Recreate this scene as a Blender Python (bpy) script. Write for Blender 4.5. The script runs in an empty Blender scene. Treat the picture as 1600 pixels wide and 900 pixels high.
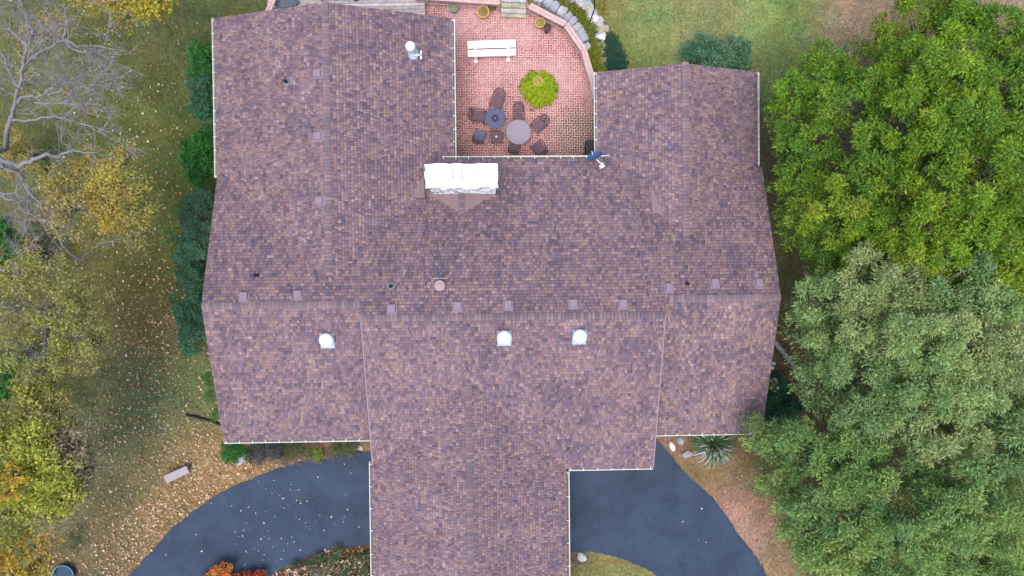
import bpy, bmesh, math, random
import numpy as np
from mathutils import Vector, Matrix, noise as mnoise
from mathutils.geometry import tessellate_polygon

random.seed(7)
rng = np.random.default_rng(7)
S = bpy.context.scene
COL = S.collection
rad = math.radians

# ------------------------------------------------------------------ camera
CAM_H = 31.0; AX, AY = 0.0308, -0.0179; FPX = 1080.0
d_ = Vector((math.tan(AX), math.tan(AY), -1)).normalized()
r_ = (Vector((1, 0, 0)) - d_.x * d_).normalized()
u_ = r_.cross(d_)
cam_data = bpy.data.cameras.new('camera')
cam = bpy.data.objects.new('camera', cam_data); COL.objects.link(cam)
cam.matrix_world = Matrix(((r_.x, u_.x, -d_.x, 0), (r_.y, u_.y, -d_.y, 0), (r_.z, u_.z, -d_.z, CAM_H), (0, 0, 0, 1)))
cam_data.sensor_width = 36; cam_data.lens = 36 * FPX / 1600
cam_data.clip_start = 0.5; cam_data.clip_end = 1500
S.camera = cam

# ------------------------------------------------------------------ light
SUN_EL, SUN_AZ = 76, 200          # soft, high, hazy sun
w = bpy.data.worlds.new("World"); S.world = w; w.use_nodes = True
nt = w.node_tree
bg = nt.nodes['Background']; sky = nt.nodes.new('ShaderNodeTexSky')
sky.sky_type = 'NISHITA'; sky.sun_disc = False
sky.sun_elevation = rad(SUN_EL); sky.sun_rotation = rad(SUN_AZ)
sky.air_density = 1.0; sky.dust_density = 3.0; sky.ozone_density = 1.0
bg.inputs[1].default_value = 0.15
nt.links.new(sky.outputs[0], bg.inputs[0])
sl = bpy.data.lights.new('sun', 'SUN'); sl.energy = 1.15; sl.angle = rad(35); sl.color = (1, 0.965, 0.92)
so = bpy.data.objects.new('sun', sl); COL.objects.link(so)
az = rad(SUN_AZ)
sd = Vector((math.sin(az) * math.cos(rad(SUN_EL)), math.cos(az) * math.cos(rad(SUN_EL)), math.sin(rad(SUN_EL))))
so.rotation_euler = sd.to_track_quat('Z', 'Y').to_euler(); so.location = (0, 0, 60)
S.view_settings.view_transform = 'Standard'; S.view_settings.look = 'None'
S.view_settings.exposure = 0.75; S.view_settings.gamma = 1

# ------------------------------------------------------------------ helpers
def at(px, py, z=0.0):
    """point of the photograph (1600x900) on the level plane at height z"""
    a, b = (px - 800) / FPX, -(py - 450) / FPX
    d = d_ + r_ * a + u_ * b
    t = (z - CAM_H) / d.z
    return Vector((d.x * t, d.y * t, z))

def tag(o, label=None, cat=None, group=None, kind=None):
    if label: o['label'] = label
    if cat: o['category'] = cat
    if group: o['group'] = group
    if kind: o['kind'] = kind
    return o

def empty(name, loc=(0, 0, 0), rz=0.0, parent=None):
    o = bpy.data.objects.new(name, None); COL.objects.link(o)
    o.location = loc; o.rotation_euler = (0, 0, rz); o.empty_display_size = 0.2
    if parent: o.parent = parent
    return o

def link(name, me, m=None, parent=None, loc=None, rot=None):
    o = bpy.data.objects.new(name, me); COL.objects.link(o)
    if m and not me.materials: me.materials.append(m)
    if parent: o.parent = parent
    if loc is not None: o.location = loc
    if rot is not None: o.rotation_euler = rot
    return o

def obj(name, bm, m, parent=None, loc=None, rot=None, smooth=False):
    me = bpy.data.meshes.new(name); bm.to_mesh(me); bm.free()
    if smooth:
        for p in me.polygons: p.use_smooth = True
    return link(name, me, m, parent, loc, rot)

def np_mesh(name, V, F, cols=None, m=None, parent=None, smooth=False):
    """V (n,3), F (k,4) or (k,3), cols (n,3)"""
    V = np.asarray(V, np.float32); F = np.asarray(F, np.int32)
    me = bpy.data.meshes.new(name)
    k = F.shape[1]
    me.vertices.add(len(V)); me.vertices.foreach_set('co', V.ravel())
    me.loops.add(F.size); me.loops.foreach_set('vertex_index', F.ravel())
    me.polygons.add(len(F)); me.polygons.foreach_set('loop_start', np.arange(0, F.size, k, dtype=np.int32))
    me.polygons.foreach_set('loop_total', np.full(len(F), k, np.int32))
    if smooth: me.polygons.foreach_set('use_smooth', np.ones(len(F), bool))
    me.update(calc_edges=True)
    if cols is not None:
        a = me.color_attributes.new('Col', 'FLOAT_COLOR', 'POINT')
        c = np.ones((len(V), 4), np.float32); c[:, :3] = cols
        a.data.foreach_set('color', c.ravel())
    return link(name, me, m, parent)

def add_box(bm, c, s, rz=0, M=None):
    R = Matrix.Translation(c) @ Matrix.Rotation(rz, 4, 'Z')
    if M is not None: R = M @ R
    bmesh.ops.create_cube(bm, size=1, matrix=R @ Matrix.Diagonal((*s, 1)))

def add_tube(bm, pts, radii, n=6, caps=True):
    pts = [Vector(p) for p in pts]
    if not hasattr(radii, '__len__'): radii = [radii] * len(pts)
    rings = []
    for i, p in enumerate(pts):
        t = (pts[min(i + 1, len(pts) - 1)] - pts[max(i - 1, 0)]).normalized()
        a = t.orthogonal().normalized() if i == 0 else (pa - t * pa.dot(t)).normalized()
        pa = a; b = t.cross(a)
        rings.append([bm.verts.new(p + (a * math.cos(2 * math.pi * k / n) + b * math.sin(2 * math.pi * k / n)) * radii[i]) for k in range(n)])
    for i in range(len(rings) - 1):
        for k in range(n):
            bm.faces.new((rings[i][k], rings[i][(k + 1) % n], rings[i + 1][(k + 1) % n], rings[i + 1][k]))
    if caps and n > 2:
        bm.faces.new(rings[0][::-1]); bm.faces.new(rings[-1])

def add_lathe(bm, prof, n=20, c=(0, 0, 0), close=False):
    rings = []
    for (r, z) in prof:
        rings.append([bm.verts.new((c[0] + r * math.cos(2 * math.pi * k / n), c[1] + r * math.sin(2 * math.pi * k / n), c[2] + z)) for k in range(n)])
    for i in range(len(rings) - 1):
        for k in range(n):
            bm.faces.new((rings[i][k], rings[i][(k + 1) % n], rings[i + 1][(k + 1) % n], rings[i + 1][k]))
    bm.faces.new(rings[-1]); bm.faces.new(rings[0][::-1])

def add_prism(bm, poly, z0, z1):
    a = [bm.verts.new((x, y, z0)) for x, y in poly]; b = [bm.verts.new((x, y, z1)) for x, y in poly]
    n = len(poly)
    for i in range(n): bm.faces.new((a[i], a[(i + 1) % n], b[(i + 1) % n], b[i]))
    bm.faces.new(b); bm.faces.new(a[::-1])

MATS = {}
def mat(name, col=(0.5, 0.5, 0.5), rough=0.8, attr=False, var=0.0, scale=8.0, bump=0.0, bscale=60.0, spec=0.3,
        metal=0.0, transl=0.0, var2=0.0, scale2=1.2, emis=None):
    if name in MATS: return MATS[name]
    m = bpy.data.materials.new(name); m.use_nodes = True; MATS[name] = m
    N, L = m.node_tree.nodes, m.node_tree.links
    b = N['Principled BSDF']
    b.inputs['Roughness'].default_value = rough; b.inputs['Metallic'].default_value = metal
    b.inputs['Specular IOR Level'].default_value = spec
    tc = N.new('ShaderNodeTexCoord')
    if attr:
        c = N.new('ShaderNodeAttribute'); c.attribute_name = 'Col'; src = c.outputs['Color']
    else:
        c = N.new('ShaderNodeRGB'); c.outputs[0].default_value = (*col, 1); src = c.outputs[0]
    for v, s in ((var, scale), (var2, scale2)):
        if v > 0:
            t = N.new('ShaderNodeTexNoise'); t.inputs['Scale'].default_value = s; t.inputs['Detail'].default_value = 6
            t.inputs['Roughness'].default_value = 0.65
            L.new(tc.outputs['Object'], t.inputs['Vector'])
            mr = N.new('ShaderNodeMapRange'); mr.inputs[1].default_value = 0.3; mr.inputs[2].default_value = 0.7
            mr.inputs[3].default_value = 1 - v; mr.inputs[4].default_value = 1 + v
            L.new(t.outputs[0], mr.inputs[0])
            mx = N.new('ShaderNodeMix'); mx.data_type = 'RGBA'; mx.blend_type = 'MULTIPLY'; mx.inputs[0].default_value = 1
            L.new(src, mx.inputs[6]); L.new(mr.outputs[0], mx.inputs[7]); src = mx.outputs[2]
    L.new(src, b.inputs['Base Color'])
    if bump > 0:
        t = N.new('ShaderNodeTexNoise'); t.inputs['Scale'].default_value = bscale; t.inputs['Detail'].default_value = 5
        L.new(tc.outputs['Object'], t.inputs['Vector'])
        bp = N.new('ShaderNodeBump'); bp.inputs['Strength'].default_value = bump; bp.inputs['Distance'].default_value = 0.02
        L.new(t.outputs[0], bp.inputs['Height']); L.new(bp.outputs[0], b.inputs['Normal'])
    if transl > 0:
        tr = N.new('ShaderNodeBsdfTranslucent'); L.new(src, tr.inputs[0])
        ms = N.new('ShaderNodeMixShader'); ms.inputs[0].default_value = transl
        L.new(b.outputs[0], ms.inputs[1]); L.new(tr.outputs[0], ms.inputs[2])
        L.new(ms.outputs[0], N['Material Output'].inputs[0])
    return m

M_SH = mat('shingle', attr=True, rough=0.95, var=0.16, scale=45, spec=0.15)
M_DECKING = mat('roof_felt', (0.085, 0.062, 0.072), 0.95)
M_WHITE = mat('white_aluminium', (0.78, 0.79, 0.76), 0.45, var=0.06, scale=3)
M_GUT_IN = mat('gutter_silt', (0.16, 0.13, 0.10), 0.95, var=0.4, scale=14)
M_WALL = mat('cream_siding', (0.55, 0.52, 0.46), 0.8, var=0.05, scale=2)
M_VENT = mat('mauve_vent_paint', (0.265, 0.20, 0.245), 0.55, var=0.10, scale=6)
M_DARK = mat('black_rubber', (0.012, 0.013, 0.016), 0.6)
M_LEAD = mat('lead_collar', (0.20, 0.24, 0.27), 0.5, var=0.2, scale=20)
M_PAN = mat('galvanised_flashing', (0.42, 0.50, 0.60), 0.4, var=0.08, scale=8, metal=0.2)
M_DOME = mat('acrylic_dome', (0.82, 0.87, 0.88), 0.12, spec=0.6)
M_CHIM = mat('whitewashed_stone', (0.80, 0.80, 0.78), 0.85, var=0.05, scale=5, bump=0.5, bscale=12)
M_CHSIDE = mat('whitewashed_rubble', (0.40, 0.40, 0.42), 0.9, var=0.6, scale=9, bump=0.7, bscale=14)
M_CLAY = mat('flue_clay', (0.62, 0.68, 0.65), 0.7)
M_FLASH = mat('brown_flashing', (0.235, 0.155, 0.165), 0.7, var=0.08, scale=3)
M_LEAF = mat('foliage', attr=True, rough=0.6, transl=0.38, spec=0.2)
M_BARK = mat('grey_bark', (0.23, 0.22, 0.235), 0.95, var=0.35, scale=18, bump=0.5, bscale=30)
M_BARK2 = mat('brown_bark', (0.10, 0.085, 0.075), 0.95, var=0.35, scale=18, bump=0.5, bscale=30)
M_BARK3 = mat('mid_grey_bark', (0.17, 0.16, 0.15), 0.95, var=0.35, scale=18)
M_GRASS = mat('turf', attr=True, rough=0.95, var=0.40, scale=8, var2=0.25, scale2=1.6, bump=0.4, bscale=25, spec=0.1)
M_BLADE = mat('grass_blades', attr=True, rough=0.8, transl=0.2, spec=0.1)
M_LITTER = mat('dry_leaves', attr=True, rough=0.85, transl=0.1, spec=0.15)
M_ASPH = mat('asphalt', (0.041, 0.061, 0.100), 0.85, var=0.22, scale=16, var2=0.26, scale2=0.7, bump=0.25, bscale=140, spec=0.25)
M_BRICK = mat('paver', attr=True, rough=0.9, var=0.16, scale=30, spec=0.15)
M_MORT = mat('pale_joint_sand', (0.66, 0.47, 0.46), 0.95, var=0.28, scale=3)
M_ROCK = mat('pale_rock', (0.46, 0.44, 0.45), 0.92, var=0.35, scale=5, bump=0.7, bscale=12)
M_ROCKW = mat('white_rock', (0.74, 0.72, 0.66), 0.92, var=0.12, scale=6, bump=0.6, bscale=10)
M_ROCKG = mat('blue_grey_rock', (0.36, 0.37, 0.41), 0.92, var=0.25, scale=6, bump=0.6, bscale=10)
M_MOSS = mat('mossy_stone', (0.40, 0.38, 0.26), 0.95, var=0.35, scale=5, bump=0.6, bscale=12)
M_WOODP = mat('pinkish_cedar', (0.58, 0.40, 0.37), 0.8, var=0.16, scale=7, bump=0.2)
M_WOODG = mat('weathered_decking', (0.40, 0.35, 0.34), 0.9, var=0.25, scale=6, bump=0.3)
M_CONC = mat('concrete', (0.40, 0.36, 0.36), 0.9, var=0.08, scale=9)
M_IRON = mat('brown_iron', (0.085, 0.06, 0.075), 0.6, var=0.15, scale=20)
M_MESH = mat('sling_fabric', (0.15, 0.095, 0.115), 0.85, var=0.25, scale=40)
M_TABB = mat('blue_black_iron', (0.10, 0.11, 0.19), 0.55, var=0.2, scale=25)
M_TABL = mat('pale_mesh_top', (0.29, 0.25, 0.31), 0.55, var=0.14, scale=30)
M_BPAINT = mat('white_bench_paint', (0.84, 0.84, 0.78), 0.5, var=0.03, scale=4)
M_DISH = mat('blue_grey_dish', (0.05, 0.11, 0.24), 0.4)
M_TURQ = mat('turquoise_glaze', (0.05, 0.38, 0.46), 0.3)
M_OCHRE = mat('ochre_glaze', (0.58, 0.42, 0.13), 0.6, var=0.2, scale=14)
M_SOIL = mat('potting_soil', (0.30, 0.22, 0.09), 0.95, var=0.4, scale=20)
M_POTBR = mat('dark_brown_glaze', (0.09, 0.045, 0.06), 0.5)
M_BLUE = mat('blue_tarp', (0.025, 0.065, 0.12), 0.6, var=0.2, scale=5)

# ------------------------------------------------------------------ leaf clouds
def unit(a): return a / np.maximum(np.linalg.norm(a, axis=1, keepdims=True), 1e-9)

def leaf_quads(C, A, Nn, ln, wd, cols):
    """rhombic folded leaves: C centres, A long axis, Nn normal"""
    n = len(C); A = unit(A); W = unit(np.cross(Nn, A)); Nn = unit(np.cross(A, W))
    ln = np.broadcast_to(ln, n)[:, None]; wd = np.broadcast_to(wd, n)[:, None]
    V = np.stack([C - A * ln / 2, C + W * wd / 2 + Nn * wd * 0.15 - A * ln * 0.05, C + A * ln / 2 - Nn * ln * .08, C - W * wd / 2 + Nn * wd * 0.15 - A * ln * 0.05], 1).reshape(-1, 3)
    F = np.arange(4 * n).reshape(n, 4)
    return V, F, np.repeat(cols, 4, axis=0)

def mix_cols(n, palette, weights=None, jit=0.18, r=None):
    r = r or rng
    P = np.array(palette, float)
    i = r.choice(len(P), n, p=None if weights is None else np.array(weights) / sum(weights))
    c = P[i] * (1 + r.normal(0, jit, (n, 1)))
    return np.clip(c, 0.004, 0.9)

def lobe_leaves(c, R, n, palette, weights, ln, wd, clumps=26, cr=0.42, flat=0.7, jit=0.2, hue=0.25, up=0.6, pref=None):
    """one lobe of a crown: sprays on the upper shell of an uneven ball, leaves radiating in each spray"""
    d = unit(rng.normal(size=(clumps, 3))); d[:, 2] = np.where(d[:, 2] < -0.35, -d[:, 2], d[:, 2])
    rr = R * rng.uniform(0.45, 1.08, (clumps, 1))
    cc = np.array(c) + d * rr * np.array([1, 1, flat])
    k = rng.integers(0, clumps, n)
    sp = unit(rng.normal(size=(n, 3)) + d[k] * 0.6) * (rng.uniform(0.1, 1.0, (n, 1)) ** 0.6) * cr * R ** 0.5
    C = cc[k] + sp * np.array([1, 1, .75])
    A = sp * 1.0 + rng.normal(size=(n, 3)) * 0.16 + np.array([0, 0, -0.05])
    if pref is not None: A = A + np.array(pref) * 0.25
    N = rng.normal(size=(n, 3)) * 0.45 + np.array([0, 0, up]) + d[k] * 0.3
    cl = mix_cols(clumps, palette, weights, hue * .6)
    if R > .5: cl = .42 * cl + .58 * mix_cols(1, palette, weights, .1)
    col = cl[k] * .6 + .4 * mix_cols(n, palette, weights, jit)
    col = np.clip(col * (1 + rng.normal(0, jit, (n, 1))), .004, .9)
    return leaf_quads(C, A, N, ln * rng.uniform(.6, 1.25, n), wd * rng.uniform(.7, 1.3, n), col), cc

def join_clouds(L):
    V = np.concatenate([l[0] for l in L]); C = np.concatenate([l[2] for l in L])
    F = []; o = 0
    for l in L: F.append(l[1] + o); o += len(l[0])
    return V, np.concatenate(F), C

def zj(): return random.uniform(-.6, .6)

def tree(name, label, cat, base, lobes, per, palette, weights, ln, wd, bark, trunk_r=0.2, clumps=26, cr=0.42,
         group=None, twigs=2, under=0, **kw):
    """lobes: (px,py,z,R[,density]) ; tapered trunk, limbs to each lobe, twigs to its sprays"""
    bx, by = base
    t = empty(name, (bx, by, 0)); tag(t, label, cat, group)
    org = np.array([bx, by, 0.0])
    clouds = []; bm = bmesh.new()
    P = [at(l[0], l[1], l[2]) for l in lobes]
    top = sum(P, Vector()) / len(P)
    zc = min(l[2] for l in lobes) * 0.55
    fork = Vector((bx, by, 0)).lerp(Vector((top.x, top.y, 0)), .35); fork.z = zc
    b0 = Vector((bx, by, -0.1))
    add_tube(bm, [b0 - b0 + Vector((0, 0, -.1)), Vector((0.05, 0.03, zc * .4)), fork - Vector((bx, by, 0))], [trunk_r * 1.35, trunk_r, trunk_r * .8], 8)
    for l, p in zip(lobes, P):
        n = int(per * (l[4] if len(l) > 4 else 1) * (l[3] / 1.3) ** 2)
        pl, wt_ = (l[5], None) if len(l) > 5 else (palette, weights)
        p = p + Vector((0, 0, zj()))
        (V, F, C), cc = lobe_leaves(p, l[3] * .93, n, pl, wt_, ln, wd, clumps, cr, **kw)
        if under:      # looser growth lower down inside the crown
            (V2, F2, C2), _ = lobe_leaves(p - Vector((0, 0, 1.3)), l[3] * .75, int(n * under), pl, wt_, ln * 1.1, wd * 1.15, 24, .38, **kw)
            clouds.append((V2 - org, F2, C2))
        clouds.append((V - org, F, C))
        q = p - Vector((bx, by, 0)); f = fork - Vector((bx, by, 0))
        mid = f.lerp(q, .5) + Vector((random.uniform(-.3, .3), random.uniform(-.3, .3), .25))
        q2 = q - Vector((0, 0, l[3] * .25))
        add_tube(bm, [f, mid, q2], [trunk_r * .45, trunk_r * .28, trunk_r * .12], 5)
        for j in range(0, len(cc), max(1, len(cc) // (6 * twigs))):
            e = Vector(cc[j]) - Vector((bx, by, 0))
            m2 = q2.lerp(e, .5) + Vector((0, 0, .12))
            add_tube(bm, [mid.lerp(q2, random.uniform(.5, 1)), m2, e], [trunk_r * .1, trunk_r * .07, .008], 3, False)
    obj('trunk', bm, bark, t)
    V, F, C = join_clouds(clouds)
    np_mesh('crown', V, F, C, M_LEAF, t)
    return t

# ------------------------------------------------------------------ house geometry (fitted), house frame
YAW = 0.0111
cyw, syw = math.cos(YAW), math.sin(YAW)
def to_house(p): return Vector((p.x * cyw + p.y * syw, -p.x * syw + p.y * cyw, p.z))
def to_world(p): return Vector((p.x * cyw - p.y * syw, p.x * syw + p.y * cyw, p.z))
E0, P0 = 2.80, 0.344
XA, YA, YRA = -10.87, -6.67, -1.04
XB, XB2, XRB, YB = -11.03, -1.36, -6.15, 10.41
XC1, XC2, YRC, YC, EC = -4.90, 6.64, -1.565, -8.09, 2.649
XD1, XD2, XRD, YD = 4.31, 11.09, 7.72, 8.24
XE, YRE, YE = 11.155, -0.96, -6.68
XG1, XG2, XRG, YG = -5.05, 3.14, -0.92, -17.0
ZA = E0 + P0 * (YRA - YA); ZC = EC + P0 * (YRC - YC); ZE = E0 + P0 * (YRE - YE)
ZB = E0 + P0 * (XB2 - XB) / 2; ZD = E0 + P0 * (XD2 - XD1) / 2; ZG = EC + P0 * (XG2 - XG1) / 2
YP, EP = 4.80, 3.0
PR = (ZC - EP) / (YP - YRC)
XS1, XS2 = -2.50, 6.02
g = 0.10   # gutter overhang beyond the shingle edge
# each slope: name, plan polygon, ridge point+z, downslope direction, pitch
SL = [
 ('A_front', [(XA, YA + g), (XC1, YA + g), (XC1, YRA), (XA, YRA)], (0, YRA, ZA), (0, -1), (ZA - E0) / (YRA - YA)),
 ('A_rear', [(XA, YRA), (XC1, YRA), (XS1, YRA), (XS1, 5), (XRB, 5), (XA, 4.15)], (0, YRA, ZA), (0, 1), P0),
 ('B_west', [(XB + g, YB), (XB + g, 4.12), (XRB, -.2), (XRB, YB)], (XRB, 0, ZB), (-1, 0), (ZB - E0) / (XRB - XB)),
 ('B_east', [(XB2 - g, YB), (XRB, YB), (XRB, -.2), (XB2 - g, 3.9)], (XRB, 0, ZB), (1, 0), (ZB - E0) / (XB2 - XRB)),
 ('C_front', [(XC1, YRC), (XC1, -7.6), (XC1 + .5, YC + g), (XC2, YC + g), (XC2, YRC)], (0, YRC, ZC), (0, -1), P0),
 ('C_rear', [(XC1, YRC), (XC2, YRC), (XC2, YRE), (XS2, YRE), (XS2, YP - g), (XS1, YP - g), (XS1, YRA), (XC1, YRA)], (0, YRC, ZC), (0, 1), PR),
 ('D_west', [(XRD, YD), (XD1 + g, YD), (XD1 + g, 4.0), (XRD, .3)], (XRD, 0, ZD), (-1, 0), (ZD - E0) / (XRD - XD1)),
 ('D_east', [(XRD, YD), (XRD, .8), (XD2 - g, 4.3), (XD2 - g, YD)], (XRD, 0, ZD), (1, 0), (ZD - E0) / (XD2 - XRD)),
 ('E_front', [(XC2, YRE), (XC2, YE + g), (XE, YE + g), (XE, YRE)], (0, YRE, ZE), (0, -1), P0),
 ('E_rear', [(XS2, YRE), (XE, YRE), (XE, 4.35), (XRD, 4.8), (XS2, 4.2)], (0, YRE, ZE), (0, 1), P0),
 ('G_west', [(XG1 + g, YG), (XRG, YG), (XRG, -3.8), (XC1, -7.4), (XG1 + g, -7.58)], (XRG, 0, ZG), (-1, 0), (ZG - EC) / (XRG - XG1)),
 ('G_east', [(XG2 - g, YG), (XG2 - g, YC + .1), (XRG, -3.8), (XRG, YG)], (XRG, 0, ZG), (1, 0), (ZG - EC) / (XG2 - XRG)),
]
def inside(poly, x, y):
    r = np.zeros(np.shape(x), bool); n = len(poly)
    for i in range(n):
        x0, y0 = poly[i]; x1, y1 = poly[(i + 1) % n]
        c = ((y0 > y) != (y1 > y))
        with np.errstate(divide='ignore', invalid='ignore'):
            xi = (x1 - x0) * (y - y0) / (y1 - y0 + 1e-12) + x0
        r ^= c & (x < xi)
    return r
def zplane(s, x, y):
    _, _, r, d, p = s
    return r[2] - p * ((x - r[0]) * d[0] + (y - r[1]) * d[1])
def roofz(x, y):
    z = np.full(np.shape(x), -1.0)
    for s in SL: z = np.where(inside(s[1], x, y), np.maximum(z, zplane(s, x, y)), z)
    return z
def on_roof(px, py, h=0.0):
    """house-frame point and slope where this spot of the roof lies"""
    z = 3.8
    for _ in range(12):
        p = to_house(at(px, py, z + h)); zz = float(roofz(np.array([p.x]), np.array([p.y]))[0])
        z = zz if zz > 0 else z
    best = max((s for s in SL if inside(s[1], np.array([p.x]), np.array([p.y]))[0]), key=lambda s: zplane(s, p.x, p.y))
    p.z = z
    return p, best

house = empty('house', (0, 0, 0), YAW)
tag(house, 'sprawling house under a mauve and brown shingle roof with white gutters', 'house')
roof = None
# roof deck slabs --------------------------------------------------
bm = bmesh.new()
for s in SL:
    top = [bm.verts.new((x, y, zplane(s, x, y) - 0.012)) for x, y in s[1]]
    bot = [bm.verts.new((x, y, zplane(s, x, y) - 0.13)) for x, y in s[1]]
    n = len(top)
    try:
        for tr in tessellate_polygon([[Vector((x, y, 0)) for x, y in s[1]]]):
            bm.faces.new([top[j] for j in tr]); bm.faces.new([bot[j] for j in tr][::-1])
        for i in range(n): bm.faces.new((top[i], bot[i], bot[(i + 1) % n], top[(i + 1) % n]))
    except ValueError: pass
bmesh.ops.triangulate(bm, faces=[f for f in bm.faces if len(f.verts) > 4])
bmesh.ops.recalc_face_normals(bm, faces=bm.faces)
roof = obj('roof', bm, M_DECKING, house)

# shingles ---------------------------------------------------------
SHP = [(.315, .215, .225), (.275, .195, .225), (.235, .168, .205), (.185, .148, .20), (.20, .138, .16), (.335, .235, .20), (.375, .275, .275), (.14, .118, .165)]
SHW = [20, 24, 24, 11, 9, 7, 6, 4]
SHA = np.array(SHP)
def noise_field(x, y, sc, seed):
    return np.array([mnoise.noise(Vector((a * sc, b * sc, seed))) for a, b in zip(x, y)])
def build_shingles():
    VV, CC, FF = [], [], []; off = 0
    EXP = 0.128
    for si, s in enumerate(SL):
        poly = s[1]; _, _, r, d, p = s
        xs = [q[0] for q in poly]; ys = [q[1] for q in poly]
        cosl = 1 / math.sqrt(1 + p * p)
        de = EXP * cosl            # plan exposure
        a = (d[1], d[0]) if d[0] == 0 else (0, 1)   # along-course direction
        a = (1, 0) if d[0] == 0 else (0, 1)
        # distance along down-slope in plan from the ridge
        dd = [(x - r[0]) * d[0] + (y - r[1]) * d[1] for x, y in poly]
        aa = [x * a[0] + y * a[1] for x, y in poly]
        D0, D1 = min(dd), max(dd); A0, A1 = min(aa), max(aa)
        rows = int(math.ceil((D1 - D0) / de))
        ds, as_, ws = [], [], []
        for k in range(rows + 1):
            dl = D1 - k * de       # lower edge of this course
            x = A0 - random.uniform(0, .3)
            while x < A1:
                wd = random.choice((.06, .07, .09, .10, .11, .13, .16)) * random.uniform(.85, 1.15)
                x1 = min(x + wd, A1)
                if x1 > A0 + .02:
                    ds.append(dl); as_.append(max(x, A0)); ws.append(x1 - max(x, A0))
                x += wd
        ds = np.array(ds); as_ = np.array(as_); ws = np.array(ws)
        ce = ds - de * .5; am = as_ + ws / 2
        cx = r[0] * abs(d[0]) + ce * d[0] + am * a[0]; cy = r[1] * abs(d[1]) + ce * d[1] + am * a[1]
        z = zplane(s, cx, cy)
        keep = inside(poly, cx, cy) & (z > -9)
        zo = np.full(len(cx), -9.0)
        for so_ in SL:
            if so_ is s: continue
            zo = np.where(inside(so_[1], cx, cy), np.maximum(zo, zplane(so_, cx, cy)), zo)
        keep &= z > zo - 0.035
        ds, as_, ws, cx, cy = ds[keep], as_[keep], ws[keep], cx[keep], cy[keep]
        n = len(ds)
        nz = .7 * noise_field(cx, cy, 1.1, si * 3.1) + .8 * noise_field(cx + cy * .6, cy - cx * .6, 3.4, 50 + si)
        base = rng.choice(len(SHP), n, p=np.array(SHW) / sum(SHW))
        c = SHA[base]
        dark = nz < -0.34 + rng.normal(0, .12, n)
        c = np.where(dark[:, None], SHA[rng.choice([2, 3, 3, 4, 7], n)], c)
        warm = nz > 0.5 + rng.normal(0, .12, n)
        c = np.where(warm[:, None], SHA[rng.choice([0, 5, 5, 6, 1], n)], c)
        mean = np.array([.252, .172, .190]); c = mean + (c - mean) * np.where(dark, 1.0, .90)[:, None]
        wash = 1 + .10 * noise_field(cx, cy * .35 if d[0] == 0 else cy, .8, 77 + si)[:, None]
        c = c * wash * (1 + rng.normal(0, .09, (n, 1))) * np.array([1.02, .975, .95])
        th = np.where(rng.random(n) < .5, .011, .024)
        # corners: upper edge (tucked), band line, lower edge ; plan down-slope coordinate
        def P(dv, av, h):
            X = r[0] * abs(d[0]) + dv * d[0] + av * a[0]; Y = r[1] * abs(d[1]) + dv * d[1] + av * a[1]
            return np.stack([X, Y, zplane(s, X, Y) + h], 1)
        gp = .0015
        u = ds - de * 1.06; bnd = ds - de * .76; lo = ds
        uh = -.006 + 0 * th
        v = [P(u, as_ + gp, uh), P(u, as_ + ws - gp, uh), P(bnd, as_ + gp, th * .35), P(bnd, as_ + ws - gp, th * .35),
             P(lo, as_ + gp, th), P(lo, as_ + ws - gp, th), P(lo, as_ + gp, uh - .006), P(lo, as_ + ws - gp, uh - .006)]
        V = np.stack(v, 1).reshape(-1, 3)
        b = np.arange(n)[:, None] * 8 + off
        Fq = np.array([[0, 1, 3, 2], [2, 3, 5, 4], [4, 5, 7, 6], [2, 4, 6, 0], [5, 3, 1, 7]])
        F = (b[:, None, :] + Fq[None]).reshape(-1, 4)
        # orientation so that normals point up
        if (a[0] * d[1] - a[1] * d[0]) < 0: F = F[:, ::-1]
        band = c * .60  # course shadow lines painted into the upper strip and butt edge
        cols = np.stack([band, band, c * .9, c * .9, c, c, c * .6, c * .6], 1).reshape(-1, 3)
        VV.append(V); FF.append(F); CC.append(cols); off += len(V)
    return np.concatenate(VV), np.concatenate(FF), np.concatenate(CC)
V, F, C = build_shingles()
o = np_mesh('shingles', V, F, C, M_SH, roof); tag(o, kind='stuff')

# ridge caps -------------------------------------------------------
cap_mats = [mat('cap_%s' % n_, c_, .95, var=.15, scale=40) for n_, c_ in
            (('mauve', (.232, .162, .178)), ('slate', (.165, .128, .155)), ('dusk', (.20, .147, .168)), ('rose', (.275, .195, .20)), ('umber', (.24, .166, .165)))]
M_LAP_SHADE = mat('cap_shadow_line', (.14, .108, .13), .95)  # shadow line below each overlapping cap, painted as a dark strip
def cap_mesh(m, pitch, wd=.13, ln=.175):
    me = bpy.data.meshes.new('ridge_cap')
    V = []
    for (x, h) in ((-ln * .2, .004), (ln * .8, .050)):      # laid along +x, exposed butt at +x
        V += [(x, -wd, h + .012 - pitch * wd), (x, 0, h + .014), (x, wd, h + .012 - pitch * wd)]
        V += [(x, -wd, h - pitch * wd - .022), (x, 0, h - .018), (x, wd, h - pitch * wd - .022)]
    x, h = .026, .004 + .046 * (.036 + ln * .2) / ln
    V += [(x, -wd, h + .0125 - pitch * wd), (x, 0, h + .0145), (x, wd, h + .0125 - pitch * wd)]
    F = [(0, 12, 13, 1), (1, 13, 14, 2), (12, 6, 7, 13), (13, 7, 8, 14), (6, 9, 10, 7), (7, 10, 11, 8), (0, 3, 9, 6), (2, 8, 11, 5)]
    me.from_pydata(V, [], F); me.materials.append(m); me.materials.append(M_LAP_SHADE); me.update()
    for i in (0, 1, 4, 5): me.polygons[i].material_index = 1
    return me
cap_me = [cap_mesh(m, P0) for m in cap_mats]
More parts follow.
